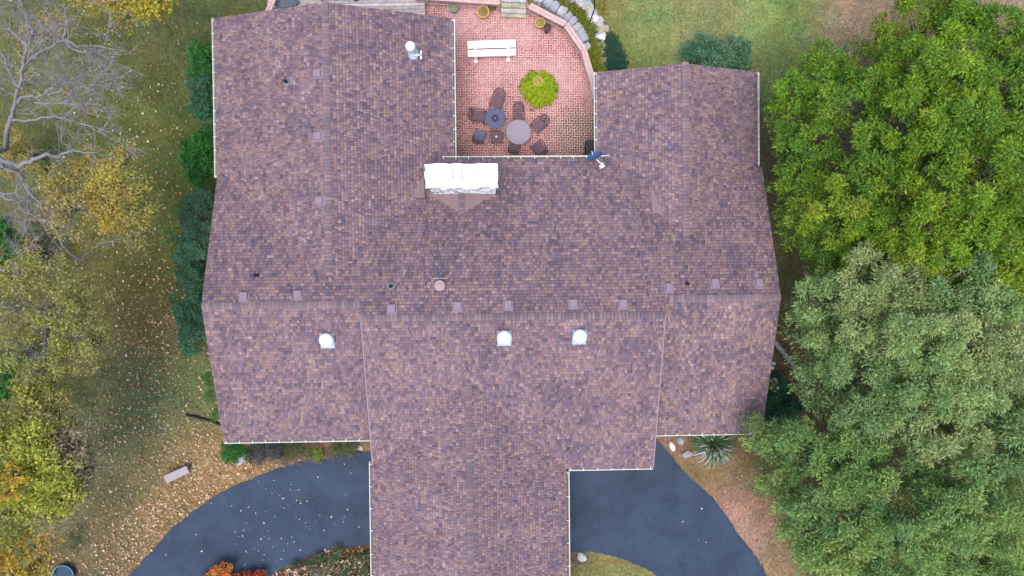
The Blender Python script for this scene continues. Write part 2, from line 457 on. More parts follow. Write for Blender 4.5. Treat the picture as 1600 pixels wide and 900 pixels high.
ridges = [((XA + .10, YRA, ZA), (XC1 + .05, YRA, ZA)), ((XC1 + .02, YRC, ZC), (XC2 - .02, YRC, ZC)), ((XE - .10, YRE, ZE), (XC2 + .1, YRE, ZE)),
          ((XRB, YB - .02, ZB), (XRB, -.02, ZB)), ((XRD, YD - .02, ZD), (XRD, 1.4, ZD)), ((XRG, YG, ZG), (XRG, -4.05, ZG))]
caps = []
for (p, q) in ridges:
    p, q = Vector(p), Vector(q); L_ = (q - p).length; n = int(L_ / .1425)
    ang = math.atan2(-(q - p).y, -(q - p).x)   # exposed butt towards the start
    for k in range(n):
        c = p.lerp(q, (k + .5) / n)
        caps.append((c, ang))
caps.sort(key=lambda c: -c[0].y)
cb_v, cb_f = [], []
for i, (c, ang) in enumerate(caps):
    me = random.choices(cap_me, (5, 5, 5, 3, 2))[0]
    if i < 300:
        link('ridge_cap', me, None, roof, c, (0, random.uniform(-.01, .01), ang + random.uniform(-.03, .03)))
    else:
        R = Matrix.Translation(c) @ Matrix.Rotation(ang, 4, 'Z'); b = len(cb_v)
        cb_v += [tuple(R @ v.co) for v in me.vertices]; cb_f += [tuple(b + j for j in p_.vertices) for p_ in me.polygons]
me = bpy.data.meshes.new('ridge_caps'); me.from_pydata(cb_v, [], cb_f)
for m_ in cap_mats: me.materials.append(m_)
me.materials.append(M_LAP_SHADE)
for i, p_ in enumerate(me.polygons): p_.material_index = 5 if i % 8 in (0, 1, 4, 5) else (i // 8 * 7919 % 13) % 5
o = link('ridge_caps', me, None, roof); tag(o, kind='stuff')

# walls ------------------------------------------------------------
bm = bmesh.new(); ins = .45
def wall_block(x0, x1, y0, y1, h): add_box(bm, ((x0 + x1) / 2, (y0 + y1) / 2, h / 2 - .1), (x1 - x0, y1 - y0, h + .2))
wall_block(XA + ins, XC1 + .6, YA + ins, 4.0, 2.68)
wall_block(XB + ins, XB2 - ins, -.5, YB - ins, 2.66)
wall_block(XC1 + ins, XC2 - ins, -7.2, YP - ins, 2.62)
wall_block(XD1 + ins, XD2 - ins, 0, YD - ins, 2.66)
wall_block(XC2 - .6, XE - ins, YE + ins, 4.0, 2.67)
wall_block(XG1 + ins, XG2 - ins, YG + ins, -6, 2.5)
def gable(axis, fixed, a0, a1, e_, zr, t=.12):
    mid = (a0 + a1) / 2
    pts = [(a0 + ins, e_ - .25), (a1 - ins, e_ - .25), (mid, zr - .2)]
    f = [bm.verts.new((fixed, a, z) if axis == 'x' else (a, fixed, z)) for a, z in pts]
    b = [bm.verts.new((fixed + t, a, z) if axis == 'x' else (a, fixed + t, z)) for a, z in pts]
    bm.faces.new(f); bm.faces.new(b[::-1])
    for i in range(3): bm.faces.new((f[i], b[i], b[(i + 1) % 3], f[(i + 1) % 3]))
gable('y', YB - ins - .2, XB, XB2, E0, ZB); gable('y', YD - ins - .2, XD1, XD2, E0, ZD)
gable('x', XA + ins + .05, YA, 4.6, E0, ZA); gable('x', XE - ins - .2, YE, 4.7, E0, ZE)
bmesh.ops.recalc_face_normals(bm, faces=bm.faces)
obj('wall', bm, M_WALL, house)

# rake boards (barge boards) along the gable ends -------------------
def rake(p, q, off=0.0):
    p, q = Vector(p), Vector(q)
    bm = bmesh.new(); d = (q - p); side = Vector((-d.y, d.x, 0)).normalized() * .02
    t = [p, q]; vs = []
    for v in t:
        for sx in (-1, 1):
            for h in (-.20, -.014): vs.append(bm.verts.new(v + side * sx + Vector((0, 0, h))))
    for f in ((0, 1, 3, 2), (4, 6, 7, 5), (0, 4, 5, 1), (2, 3, 7, 6), (1, 5, 7, 3), (0, 2, 6, 4)): bm.faces.new([vs[i] for i in f])
    bmesh.ops.recalc_face_normals(bm, faces=bm.faces)
    obj('rake_board', bm, M_WHITE, house)
for x, yr, zr, ya, yb_ in ((XA + .005, YRA, ZA, YA + g, 4.1), (XE - .005, YRE, ZE, YE + g, 4.3)):
    x += .035 if x < 0 else -.035
    rake((x, yr, zr), (x, ya, zr - P0 * (yr - ya))); rake((x, yr, zr), (x, yb_, zr - P0 * (yb_ - yr)))
rake((XC1 + .045, YRC, ZC), (XC1 + .045, -7.6, ZC - P0 * (7.6 + YRC))); rake((XC2 - .04, YRC, ZC), (XC2 - .04, YC + g, ZC - P0 * (YRC - YC - g)))
rake((XRB, YB - .04, ZB), (XB + g, YB - .04, E0 + P0 * g)); rake((XRB, YB - .04, ZB), (XB2 - g, YB - .04, E0 + P0 * g))
rake((XRD, YD - .04, ZD), (XD1 + g, YD - .04, E0 + P0 * g)); rake((XRD, YD - .04, ZD), (XD2 - g, YD - .04, E0 + P0 * g))

# dark strips added for shadow and streaks beside the riser of the centre section
def step_shade(x, sgn, y0, y1, z0, y0z, pit):
    V_, F_ = [], []; n = 24
    for k in range(n):
        a = y0 + (y1 - y0) * k / n; b = y0 + (y1 - y0) * (k + .94) / n; i = len(V_)
        for (xx, h) in ((x, .035), (x + sgn * .115, .032)):
            for y_ in (a, b): V_.append((xx, y_, z0 - pit * abs(y_ - y0z) + h))
        F_ += [(i, i + 1, i + 3, i + 2)]
    me = bpy.data.meshes.new('step_shade_strip'); me.from_pydata(V_, [], F_); link('step_shade_strip', me, M_STEP, house)
M_STEP = mat('step_shadow_streaks', (.105, .078, .10), .7, var=.35, scale=6)
step_shade(XC1, -1, YRC, YA + .12, ZA, YRA, (ZA - E0) / (YRA - YA)); step_shade(XC2, 1, YRC, YA + .12, ZE, YRE, P0)
bm = bmesh.new()
for (x, a, b, m0) in ((XC1, YRC, -7.6, 0), (XC2, YRC, YC + g, 0)):
    v = [bm.verts.new((x + dx, y, ZC - P0 * (YRC - y) + h)) for y in (a, b) for dx, h in ((-.022, .030), (.022, .030), (-.022, .012), (.022, .012))]
    for f in ((0, 1, 5, 4), (2, 6, 7, 3), (0, 4, 6, 2), (1, 3, 7, 5), (0, 2, 3, 1), (4, 5, 7, 6)): bm.faces.new([v[i] for i in f])
    bmesh.ops.recalc_face_normals(bm, faces=bm.faces)
    obj('drip_edge', bm, mat('mauve_drip_edge', (.31, .24, .27), .6), house); bm = bmesh.new()
bm.free()

# gutters ----------------------------------------------------------
def gutter(p, q, out, z, width=.125, hang=.52, hm=True):
    """p,q plan points of the outer lip; out = outward unit direction"""
    p = Vector((*p, 0)); q = Vector((*q, 0)); o_ = Vector((*out, 0))
    prof = [(-width, 0.0), (-width, -.11), (-.03, -.11), (-.005, -.05), (0, .0), (-.022, .0), (-.022, -.012), (-.012, -.014), (-.024, -.055), (-.045, -.095), (-width + .012, -.095), (-width + .012, 0)]
    bm = bmesh.new()
    r0 = [bm.verts.new(p + o_ * a + Vector((0, 0, z + b))) for a, b in prof]
    r1 = [bm.verts.new(q + o_ * a + Vector((0, 0, z + b))) for a, b in prof]
    n = len(prof)
    for i in range(n): bm.faces.new((r0[i], r0[(i + 1) % n], r1[(i + 1) % n], r1[i]))
    bm.faces.new(r0[::-1]); bm.faces.new(r1)
    d = (q - p).normalized()
    for e in (p + d * .004, q - d * .004):
        c = e - o_ * width / 2 + Vector((0, 0, z - .052)); add_box(bm, c, (abs(d.x) * .008 + abs(o_.x) * width, abs(d.y) * .008 + abs(o_.y) * width, .112))
    bmesh.ops.recalc_face_normals(bm, faces=bm.faces)
    gt = obj('gutter', bm, M_WHITE, house)
    # silt lying in the trough
    bm = bmesh.new(); c = (p + q) / 2 - o_ * (width / 2 + .01) + Vector((0, 0, z - .086)); Lg = (q - p).length - .03
    add_box(bm, c, (abs(d.x) * Lg + abs(o_.x) * (width - .06), abs(d.y) * Lg + abs(o_.y) * (width - .06), .016)); obj('gutter_silt', bm, M_GUT_IN, gt)
    if hm:
        n = max(2, int(Lg / hang))
        bm = bmesh.new(); add_box(bm, (0, 0, 0), (.028, .028, .006) if False else (abs(d.x) * .03 + abs(o_.x) * (width + .05), abs(d.y) * .03 + abs(o_.y) * (width + .05), .008))
        me = bpy.data.meshes.new('hanger'); bm.to_mesh(me); bm.free(); me.materials.append(M_WHITE)
        for k in range(n + 1):
            t = p + d * (.08 + (Lg - .13) * k / n + random.uniform(-.03, .03))
            link('hanger', me, None, gt, t - o_ * (width / 2 + .02) + Vector((0, 0, z + .012)))
    return gt
gz = -.005
gutter((XA, YA - .02), (XC1 + .12, YA - .02), (0, -1), E0 + gz)
gutter((XB - .02, YB), (XB - .02, 4.05), (-1, 0), E0 + gz)
gutter((XB2 + .02, YB - .02), (XB2 + .02, YP + .0), (1, 0), E0 + gz)
gutter((-1.95, YP + .03), (5.05, YP + .03), (0, 1), EP + gz, .14)
gutter((XD1 - .02, YD), (XD1 - .02, YP + .05), (-1, 0), E0 + gz)
gutter((XD2 + .02, YD), (XD2 + .02, 3.95), (1, 0), E0 + gz)
gutter((XC2 - .1, YE - .02), (XE - .4, YE - .02), (0, -1), E0 + gz)
gutter((XG2 + .0, YC - .02), (XC2, YC - .02), (0, -1), EC + gz)
gutter((XG1 - .02, YG), (XG1 - .02, -7.58), (-1, 0), EC + gz, .14, .9)
gutter((XG2 + .02, YG), (XG2 + .02, YC - .05), (1, 0), EC + gz, .14, .9)

# roof vents -------------------------------------------------------
def slope_matrix(s):
    """local x across, y upslope, z normal"""
    _, _, r, d, p = s
    up = Vector((-d[0], -d[1], p)).normalized(); n = Vector((d[0] * p, d[1] * p, 1)).normalized(); x = up.cross(n)
    return Matrix((x, up, n)).transposed()
def vent_mesh():
    bm = bmesh.new()
    add_box(bm, (0, 0, .022), (.38, .40, .012))
    # hood, lower at the upslope side
    v = [bm.verts.new(c) for c in ((-.14, -.16, .035), (.14, -.16, .035), (.14, .12, .035), (-.14, .12, .035), (-.125, -.17, .135), (.125, -.17, .135), (.125, .11, .10), (-.125, .11, .10))]
    for f in ((4, 5, 6, 7), (0, 1, 5, 4), (1, 2, 6, 5), (2, 3, 7, 6), (3, 0, 4, 7)): bm.faces.new([v[i] for i in f])
    bmesh.ops.recalc_face_normals(bm, faces=bm.faces)
    bmesh.ops.bevel(bm, geom=list(bm.edges), offset=.006, segments=1, affect='EDGES')
    me = bpy.data.meshes.new('roof_vent'); bm.to_mesh(me); bm.free(); me.materials.append(M_VENT); return me
vm = vent_mesh()
def place_on(name, me, px, py, m=None, h=0.1, turn=0):
    p, s = on_roof(px, py, h)
    o = link(name, me, m, house, p); o.rotation_euler = (slope_matrix(s) @ Matrix.Rotation(turn, 3, 'Z')).to_euler(); return o
for px, py in ((380, 465), (465, 462), (612, 484), (715, 480), (794, 478), (896, 476), (974, 476), (1046, 451), (1118, 444), (1187, 444)):
    place_on('roof_vent', vm, px, py)
for px, py in ((497, 114), (498, 212), (500, 313)): place_on('roof_vent', vm, px, py)
# pipe vents: vertical black stacks with collars
bm = bmesh.new(); add_lathe(bm, [(.16, -.02), (.16, .03), (.09, .07), (.07, .12)], 14)
cm = bpy.data.meshes.new('collar'); bm.to_mesh(cm); bm.free(); cm.materials.append(M_LEAD)
bm = bmesh.new(); add_lathe(bm, [(.062, -.05), (.062, .33), (.048, .33), (.048, .2)], 12)
pm = bpy.data.meshes.new('pipe_vent'); bm.to_mesh(pm); bm.free(); pm.materials.append(M_DARK)
for px, py, sc, col in ((447, 128, 1, 1), (401, 430, .8, 0), (611, 447, 1.15, 1), (1073, 443, .8, 0)):
    p, s = on_roof(px, py, .1)
    o = link('pipe_vent', pm, None, house, p); o.scale = (sc, sc, .8 if col else 1.0)
    if col: c = link('collar', cm, None, o, (0, 0, 0)); c.scale = (.8, .8, 1)
# tubular skylights
def skylight(px, py):
    p, s = on_roof(px, py, .15); R = slope_matrix(s)
    e = link('skylight', None, None, house, p) if False else bpy.data.objects.new('skylight', None)
    COL.objects.link(e); e.parent = house; e.location = p; e.rotation_euler = R.to_euler()
    bm = bmesh.new(); add_box(bm, (0, -.10, .03), (.54, .62, .012)); add_box(bm, (0, -.10, .05), (.50, .56, .03))
    bmesh.ops.bevel(bm, geom=list(bm.edges), offset=.01, segments=1, affect='EDGES'); obj('flashing_pan', bm, M_PAN, e)
    bm = bmesh.new(); add_lathe(bm, [(.27, .05), (.265, .17), (.285, .175), (.285, .205), (.26, .205)], 28); obj('curb', bm, M_PAN, e, smooth=False)
    bm = bmesh.new(); add_lathe(bm, [(.262 * math.cos(t), .2 + .15 * math.sin(t)) for t in [i * math.pi / 2 / 8 for i in range(8)]] + [(.01, .35)], 28); obj('dome', bm, M_DOME, e, smooth=True)
for q in ((510, 529), (788, 525), (906, 523)): skylight(*q)
# white flue with round cap and its strap
p, s = on_roof(645, 84, 0)
e = empty('flue', p, parent=house)
bm = bmesh.new(); add_lathe(bm, [(.10, -.1), (.10, .75)], 16); obj('pipe', bm, M_WHITE, e)
bm = bmesh.new(); add_lathe(bm, [(.15, .72), (.19, .74), (.19, .92), (.17, .97), (.05, 1.0)], 20); obj('cap', bm, M_WHITE, e)
bm = bmesh.new(); add_lathe(bm, [(.24, -.08), (.24, .03), (.13, .10), (.11, .2)], 18); obj('storm_collar', bm, M_PAN, e)
bm = bmesh.new(); add_box(bm, (.16, -.1, .16), (.42, .05, .03)); add_box(bm, (.34, -.1, .16), (.06, .34, .03)); obj('strap', bm, M_WHITE, e)
# pinkish round flue cap on the centre slope
M_PINK = mat('faded_red_cap', (.38, .27, .27), .5, var=.06)
p, s = on_roof(688, 446, 0)
e = empty('flue', p, parent=house)
bm = bmesh.new(); add_lathe(bm, [(.12, -.1), (.12, .3)], 16); obj('pipe', bm, M_LEAD, e)
bm = bmesh.new(); add_lathe(bm, [(.20, .26), (.215, .30), (.20, .34), (.03, .39)], 24); obj('cap', bm, M_PINK, e)
bm = bmesh.new(); add_box(bm, (0, .27, -.04), (.54, .05, .05)); obj('flashing_strip', bm, M_CONC, e)

# chimney ----------------------------------------------------------
CHZ = 5.55
a, b = to_house(at(664, 256, CHZ)), to_house(at(778, 292, CHZ))
cx, cy, cw, cd = (a.x + b.x) / 2, (a.y + b.y) / 2, b.x - a.x, a.y - b.y
ch = empty('chimney', (cx, cy, 2.4), parent=house)
def rough_block(w_, d_h, z0, z1, amp, nx=34, ny=14, nz=12, taper=0):
    bm = bmesh.new(); bmesh.ops.create_cube(bm, size=1, matrix=Matrix.Translation((0, 0, (z0 + z1) / 2)) @ Matrix.Diagonal((w_, d_h, z1 - z0, 1)))
    bmesh.ops.subdivide_edges(bm, edges=list(bm.edges), cuts=14, use_grid_fill=True)
    for v in bm.verts:
        n = mnoise.noise_vector(v.co * 5) * amp + mnoise.noise_vector(v.co * 14) * amp * .5
        f = .35 if v.co.z > z1 - .02 else 1
        v.co += Vector((n.x, n.y, n.z * f))
    return bm
obj('stack', rough_block(cw - .14, cd - .10, 0, CHZ - 2.4 - .28, .035), M_CHSIDE, ch)
obj('stone_cap', rough_block(cw, cd, CHZ - 2.4 - .28, CHZ - 2.4, .05), M_CHIM, ch)
# stones standing out of the stack's faces
k = 0
for zz in np.arange(.75, CHZ - 2.4 - .36, .17):
    x = -cw / 2 + .1
    while x < cw / 2 - .12:
        L_ = random.uniform(.16, .38); L_ = min(L_, cw / 2 - .06 - x)
        bm = bmesh.new(); add_box(bm, (0, 0, 0), (L_ - .03, .13, .14))
        bmesh.ops.bevel(bm, geom=list(bm.edges), offset=.025, segments=1, affect='EDGES')
        for v in bm.verts: v.co += mnoise.noise_vector(v.co * 6 + Vector((k, 0, 0))) * .025
        for sg in (-1,):
            o = obj('stone', bm, M_CHIM if random.random() < .55 else M_CHSIDE, ch, (x + L_ / 2, sg * (cd / 2 - .05), zz))
        x += L_; k += 1
for i, (px_, fw_, fd_) in enumerate(((700, .42, .42), (716, .30, .40), (737, .46, .40))):
    q = to_house(at(px_, 272, CHZ + .08)); bm = bmesh.new(); h = .20
    if i == 0: add_lathe(bm, [(.215, 0), (.215, h), (.17, h), (.17, h - .04)], 20)
    else: add_box(bm, (0, 0, h / 2), (fw_, fd_, h)); bmesh.ops.bevel(bm, geom=list(bm.edges), offset=.03, segments=2, affect='EDGES')
    obj('flue_cap', bm, M_CLAY, ch, (q.x - cx, q.y - cy, CHZ - 2.4 - .01))
# cricket behind the chimney (upslope): two smooth brown facets with a little capped ridge
sC = [s for s in SL if s[0] == 'C_rear'][0]
ysouth = cy - cd / 2 + .06
wl, wr = to_house(at(672, 306, 3.9)), to_house(at(772, 306, 3.9))
tip = to_house(at(721, 333, 4.05)); tipz = float(zplane(sC, tip.x, tip.y)) + .02
bm = bmesh.new()
A_ = bm.verts.new((wl.x - .05, ysouth - .1, float(zplane(sC, wl.x, ysouth)) + .03)); B_ = bm.verts.new((wr.x + .05, ysouth - .1, float(zplane(sC, wr.x, ysouth)) + .03))
T_ = bm.verts.new((tip.x, tip.y, tipz + .01)); R_ = bm.verts.new((tip.x, ysouth - .02, tipz + .03))
A2 = bm.verts.new((wl.x - .05, ysouth + .1, float(zplane(sC, wl.x, ysouth)) + .03)); B2 = bm.verts.new((wr.x + .05, ysouth + .1, float(zplane(sC, wr.x, ysouth)) + .03)); R2 = bm.verts.new((tip.x, ysouth + .1, tipz + .03))
for f in ((A_, T_, R_), (R_, T_, B_), (A2, A_, R_, R2), (R2, R_, B_, B2)): bm.faces.new(f)
bmesh.ops.recalc_face_normals(bm, faces=bm.faces)
o = obj('cricket', bm, M_FLASH, house)
for k in range(6):
    link('ridge_cap', cap_me[1 if k % 2 else 2], None, o, (tip.x, tip.y + .12 + k * .1425, tipz + .005 + k * .004), (0, 0, math.pi / 2))
# smooth flashing patches in the dead valleys
def patch(pts, nm='valley_flashing'):
    hp = [to_house(at(x, y, 3.5)) for x, y in pts]
    for it in range(8): hp = [to_house(at(x, y, max(2.9, float(roofz(np.array([h.x]), np.array([h.y]))[0])))) for (x, y), h in zip(pts, hp)]
    bm = bmesh.new()
    vs = [bm.verts.new((h.x, h.y, float(roofz(np.array([h.x]), np.array([h.y]))[0]) + .034)) for h in hp]
    bm.faces.new(vs); bmesh.ops.recalc_face_normals(bm, faces=bm.faces)
    r = bmesh.ops.extrude_face_region(bm, geom=list(bm.faces)); 
    for v in r['geom']:
        if isinstance(v, bmesh.types.BMVert): v.co.z -= .05
    bmesh.ops.recalc_face_normals(bm, faces=bm.faces)
    obj(nm, bm, M_FLASH, house)
patch([(1016, 289), (1019, 333), (1036, 335), (1026, 310)])
patch([(643, 309), (664, 309), (662, 272), (652, 290)])
# downspout drain pipe on the ground at the left front corner
M_DR = mat('black_corrugated', (.012, .013, .014), .5)
P1, P2, P3 = at(291, 648, .06), at(318, 656, .06), at(350, 666, .06)
bm = bmesh.new(); n = 60; pts = []; rr = []
for i in range(n + 1):
    t = i / n; q = P1.lerp(P2, t * 2) if t < .5 else P2.lerp(P3, t * 2 - 1)
    pts.append(q + Vector((0, .04 * math.sin(t * math.pi), 0))); rr.append(.052 + (.008 if i % 2 else 0))
add_tube(bm, pts, rr, 10); tag(obj('drain_pipe', bm, M_DR, smooth=True), 'black corrugated drain pipe running from the left front corner onto the lawn', 'drain pipe')

# satellite dish ---------------------------------------------------
p, s = on_roof(941, 259, .1)
pw = to_world(p)
dish = empty('satellite_dish', pw)
tag(dish, 'small blue-grey satellite dish on a white arm at the patio eave corner', 'satellite dish')
top = at(930, 247, pw.z + .45) - pw
bm = bmesh.new(); n = Vector((-.36, .66, .55)).normalized()
prof = [(.33 * i / 8, .10 * (i / 8) ** 2) for i in range(9)]
add_lathe(bm, [(max(r, .005), z) for r, z in prof] + [(.34, .105), (.33, .115)] + [(max(r, .004), z + .012) for r, z in prof[::-1]], 24)
bmesh.ops.transform(bm, matrix=Matrix.Translation(top) @ n.to_track_quat('Z', 'Y').to_matrix().to_4x4() @ Matrix.Diagonal((1, .85, 1, 1)), verts=bm.verts)
obj('reflector', bm, M_DISH, dish, smooth=True)
bm = bmesh.new(); add_tube(bm, [(0, 0, .0), (0, 0, .28), top * .9 + Vector((0, 0, -.02))], .022, 8); obj('mast', bm, M_WHITE, dish)
bm = bmesh.new(); add_box(bm, (0, 0, .03), (.20, .14, .03), .5); add_box(bm, (.05, .05, .05), (.05, .2, .03), .5); obj('mount_foot', bm, M_WHITE, dish)
bm = bmesh.new(); add_tube(bm, [top + n * .02 - Vector((0, 0, .3)), top + n * .38 - Vector((0, 0, .16))], .014, 6); obj('feed_arm', bm, M_WHITE, dish)

# ------------------------------------------------------------------ ground
def lin(r, g_, b_): return tuple(((c / 255) ** 2.2) for c in (r, g_, b_))
EXPK = 0.72
GB = []  # soft regions of turf, soil and straw:   # (px,py,rpx,rpy,color,strength)
def gc(px, py, rx, ry, rgb, st=1.0):
    p = at(px, py, 0); GB.append((p.x, p.y, rx / 34.8, ry / 34.8, np.array(lin(*rgb)) * EXPK, st))
base_left = (100, 100, 64); 
gc(120, 60, 260, 200, (102, 100, 70)); gc(240, 300, 120, 200, (106, 110, 62)); gc(235, 60, 90, 60, (100, 94, 72), .6)
gc(230, 120, 60, 60, (84, 88, 52), .6); gc(190, 480, 120, 120, (110, 90, 66), .7); gc(260, 500, 60, 60, (124, 92, 70), .8)
gc(290, 590, 70, 70, (112, 122, 84), .9); gc(200, 640, 80, 120, (104, 104, 80), .8); gc(260, 650, 60, 60, (124, 128, 96), .7)
gc(180, 740, 70, 60, (104, 106, 80), .8); gc(330, 760, 110, 60, (156, 122, 92), .9); gc(230, 800, 70, 90, (150, 122, 92), .8); gc(310, 690, 50, 40, (158, 120, 92), .8)
gc(160, 860, 60, 60, (124, 112, 88), .8); gc(480, 715, 90, 18, (160, 130, 106), .95)
gc(1100, 40, 170, 80, (150, 152, 104)); gc(1040, 20, 60, 40, (122, 148, 84), .6); gc(1090, 50, 50, 40, (164, 150, 112), .8); gc(1230, 40, 60, 60, (122, 152, 80), .8)
gc(1200, 110, 50, 50, (126, 132, 84), .8); gc(1010, 80, 40, 40, (132, 142, 84), .6); gc(1080, 5, 60, 20, (176, 156, 120), .7)
gc(1340, 30, 60, 60, (186, 148, 128), 1.6); gc(1590, 5, 60, 30, (182, 150, 132), 1.2); gc(1480, 200, 200, 200, (118, 104, 80), .9)
gc(1230, 300, 60, 120, (128, 118, 90), 1.0); gc(1240, 450, 50, 120, (134, 126, 84), 1.0); gc(1240, 570, 40, 60, (160, 118, 92), .9); gc(1400, 650, 200, 200, (96, 90, 62), .9)
gc(1130, 730, 80, 50, (146, 128, 88), 1.0); gc(1075, 700, 50, 25, (176, 134, 112), 1.2); gc(1155, 810, 45, 60, (205, 160, 145), 1.5); gc(1180, 780, 30, 60, (140, 122, 84), .8); gc(1230, 880, 40, 40, (160, 136, 104), 1.0)
gc(500, 890, 90, 35, (96, 80, 60), 1.2); gc(480, 870, 60, 8, (150, 120, 90), 1); gc(950, 885, 50, 25, (138, 138, 88), 1.5); gc(905, 872, 20, 15, (110, 90, 86), 1.4); gc(990, 875, 50, 8, (160, 126, 92), 1.3)
gc(930, 60, 60, 60, (120, 120, 60), 1.0)
def ground_col(x, y):
    acc = np.zeros((len(x), 3)); ws = np.full(len(x), 0.02)
    acc += np.array(lin(112, 112, 72)) * EXPK * .02
    for (gx, gy, rx, ry, c, st) in GB:
        wv = st * np.exp(-(((x - gx) / rx) ** 2 + ((y - gy) / ry) ** 2) * 1.1)
        acc += wv[:, None] * c; ws += wv
    c = acc / ws[:, None]; k = np.clip((-8.5 - x) / 2, 0, 1)[:, None] * np.clip((y + 14.5) / 6, .25, 1)[:, None]
    k2 = np.clip((x - 5) / 2, 0, 1)[:, None] * np.clip((y - 7) / 2, 0, 1)[:, None]
    return c * (1 + k * np.array([.22, .38, .18])) * (1 + k2 * np.array([-.02, .08, -.02]))
nx, ny = 260, 180
gx = np.concatenate([[-400, -80], np.linspace(-28, 30, nx), [80, 400]]); gy = np.concatenate([[-400, -60], np.linspace(-22, 20, ny), [60, 400]])
X, Y = np.meshgrid(gx, gy); X = X.ravel(); Y = Y.ravel()
C = ground_col(X, Y)
nz = noise_field(X, Y, .55, 3.0) + .5 * noise_field(X, Y, 1.7, 9.0)
nz2 = noise_field(X, Y, .9, 21.0) + .5 * noise_field(X, Y, 2.4, 27.0)
C = C * (1 + .22 * nz)[:, None]
C[:, 0] *= 1 + .20 * nz2; C[:, 1] *= 1 + .05 * nz2
edge = np.clip(np.maximum((np.abs(X - 1) - 23) / 5, (np.abs(Y + 1) - 16) / 4), 0, 1)[:, None]
C = C * (1 - edge) + np.array(lin(112, 116, 76)) * EXPK * edge
NX, NY = len(gx), len(gy)
i = np.arange(NX - 1)[None, :] + np.arange(NY - 1)[:, None] * NX
F = np.stack([i, i + 1, i + 1 + NX, i + NX], -1).reshape(-1, 4)
o = np_mesh('ground', np.stack([X, Y, 0 * X - .01], 1), F, C, M_GRASS); tag(o, kind='structure')
def gcn(x, y):
    n1 = noise_field(x, y, .55, 3.0) + .5 * noise_field(x, y, 1.7, 9.0); n2 = noise_field(x, y, .9, 21.0) + .5 * noise_field(x, y, 2.4, 27.0)
    c = ground_col(x, y) * (1 + .22 * n1)[:, None]; c[:, 0] *= 1 + .20 * n2; return c

# driveways
def smooth_poly(pts, n=6, jit=.0):
    P = [Vector(p) for p in pts]; out = []
    for i in range(len(P) - 1):
        p0, p1, p2, p3 = P[max(i - 1, 0)], P[i], P[i + 1], P[min(i + 2, len(P) - 1)]
        for k in range(n):
            t = k / n; a = .5 * ((2 * p1) + (-p0 + p2) * t + (2 * p0 - 5 * p1 + 4 * p2 - p3) * t * t + (-p0 + 3 * p1 - 3 * p2 + p3) * t ** 3)
            out.append(a + Vector((random.uniform(-jit, jit), random.uniform(-jit, jit), 0)))
    out.append(P[-1]); return out
left_outer = [(120, 1010), (165, 950), (200, 902), (235, 862), (270, 825), (300, 800), (345, 770), (400, 745), (450, 726), (500, 714), (540, 708), (575, 705), (640, 703)]
left_inner = [(640, 850), (580, 851), (550, 853), (510, 860), (470, 874), (432, 893), (400, 915), (370, 960), (360, 1010)]
right_outer = [(900, 640), (1000, 660), (1026, 686), (1042, 703), (1058, 724), (1080, 748), (1108, 772), (1132, 802), (1160, 842), (1186, 876), (1200, 905), (1225, 960), (1240, 1020)]
right_inner = [(1090, 1020), (1060, 950), (1028, 903), (1000, 885), (970, 872), (930, 863), (890, 861), (830, 861)]
DRV = []
for outer, inner in ((left_outer, left_inner), (right_outer, right_inner)):
    a = smooth_poly([at(x, y, 0) for x, y in outer], 6, .03); b = smooth_poly([at(x, y, 0) for x, y in inner], 6, .03)
    poly = [(p.x, p.y) for p in a + b]; DRV.append(poly)
    bm = bmesh.new(); add_prism(bm, poly, -.3, .012)
    bmesh.ops.triangulate(bm, faces=[f for f in bm.faces if len(f.verts) > 4])
    bmesh.ops.recalc_face_normals(bm, faces=bm.faces)
    tag(obj('driveway', bm, M_ASPH), kind='structure')
bm = bmesh.new(); c0 = at(720, 1010, 0); add_box(bm, (c0.x, c0.y - 2.2, -.145), (34, 3.6, .3)); 
tag(obj('driveway', bm, M_ASPH), kind='structure')

# keep-out masks
HP = [[(XA, YA), (XA, 4), (XB, 4), (XB, YB), (XB2, YB), (XB2, YP), (XD1, YP), (XD1, YD), (XD2, YD), (XD2, 4), (XE, 4), (XE, YE), (XC2, YE), (XC2, YC), (XG2, YC), (XG2, YG), (XG1, YG), (XG1, YA)]]
PATIO_PX = [(655, 5), (640, 30), (700, 60), (700, 260), (940, 260), (940, 150), (922, 120), (912, 88), (890, 55), (866, 34), (840, 20), (826, 12), (822, -6), (780, -6), (650, -8)]
PATIO = [(p.x, p.y) for p in (at(x, y, 0) for x, y in PATIO_PX)]
def free(x, y, drive=True):
    hx = x * cyw + y * syw; hy = -x * syw + y * cyw
    m = ~inside(HP[0], hx, hy) & ~inside(PATIO, x, y)
    if drive:
        for d in DRV: m &= ~inside(d, x, y)
    return m

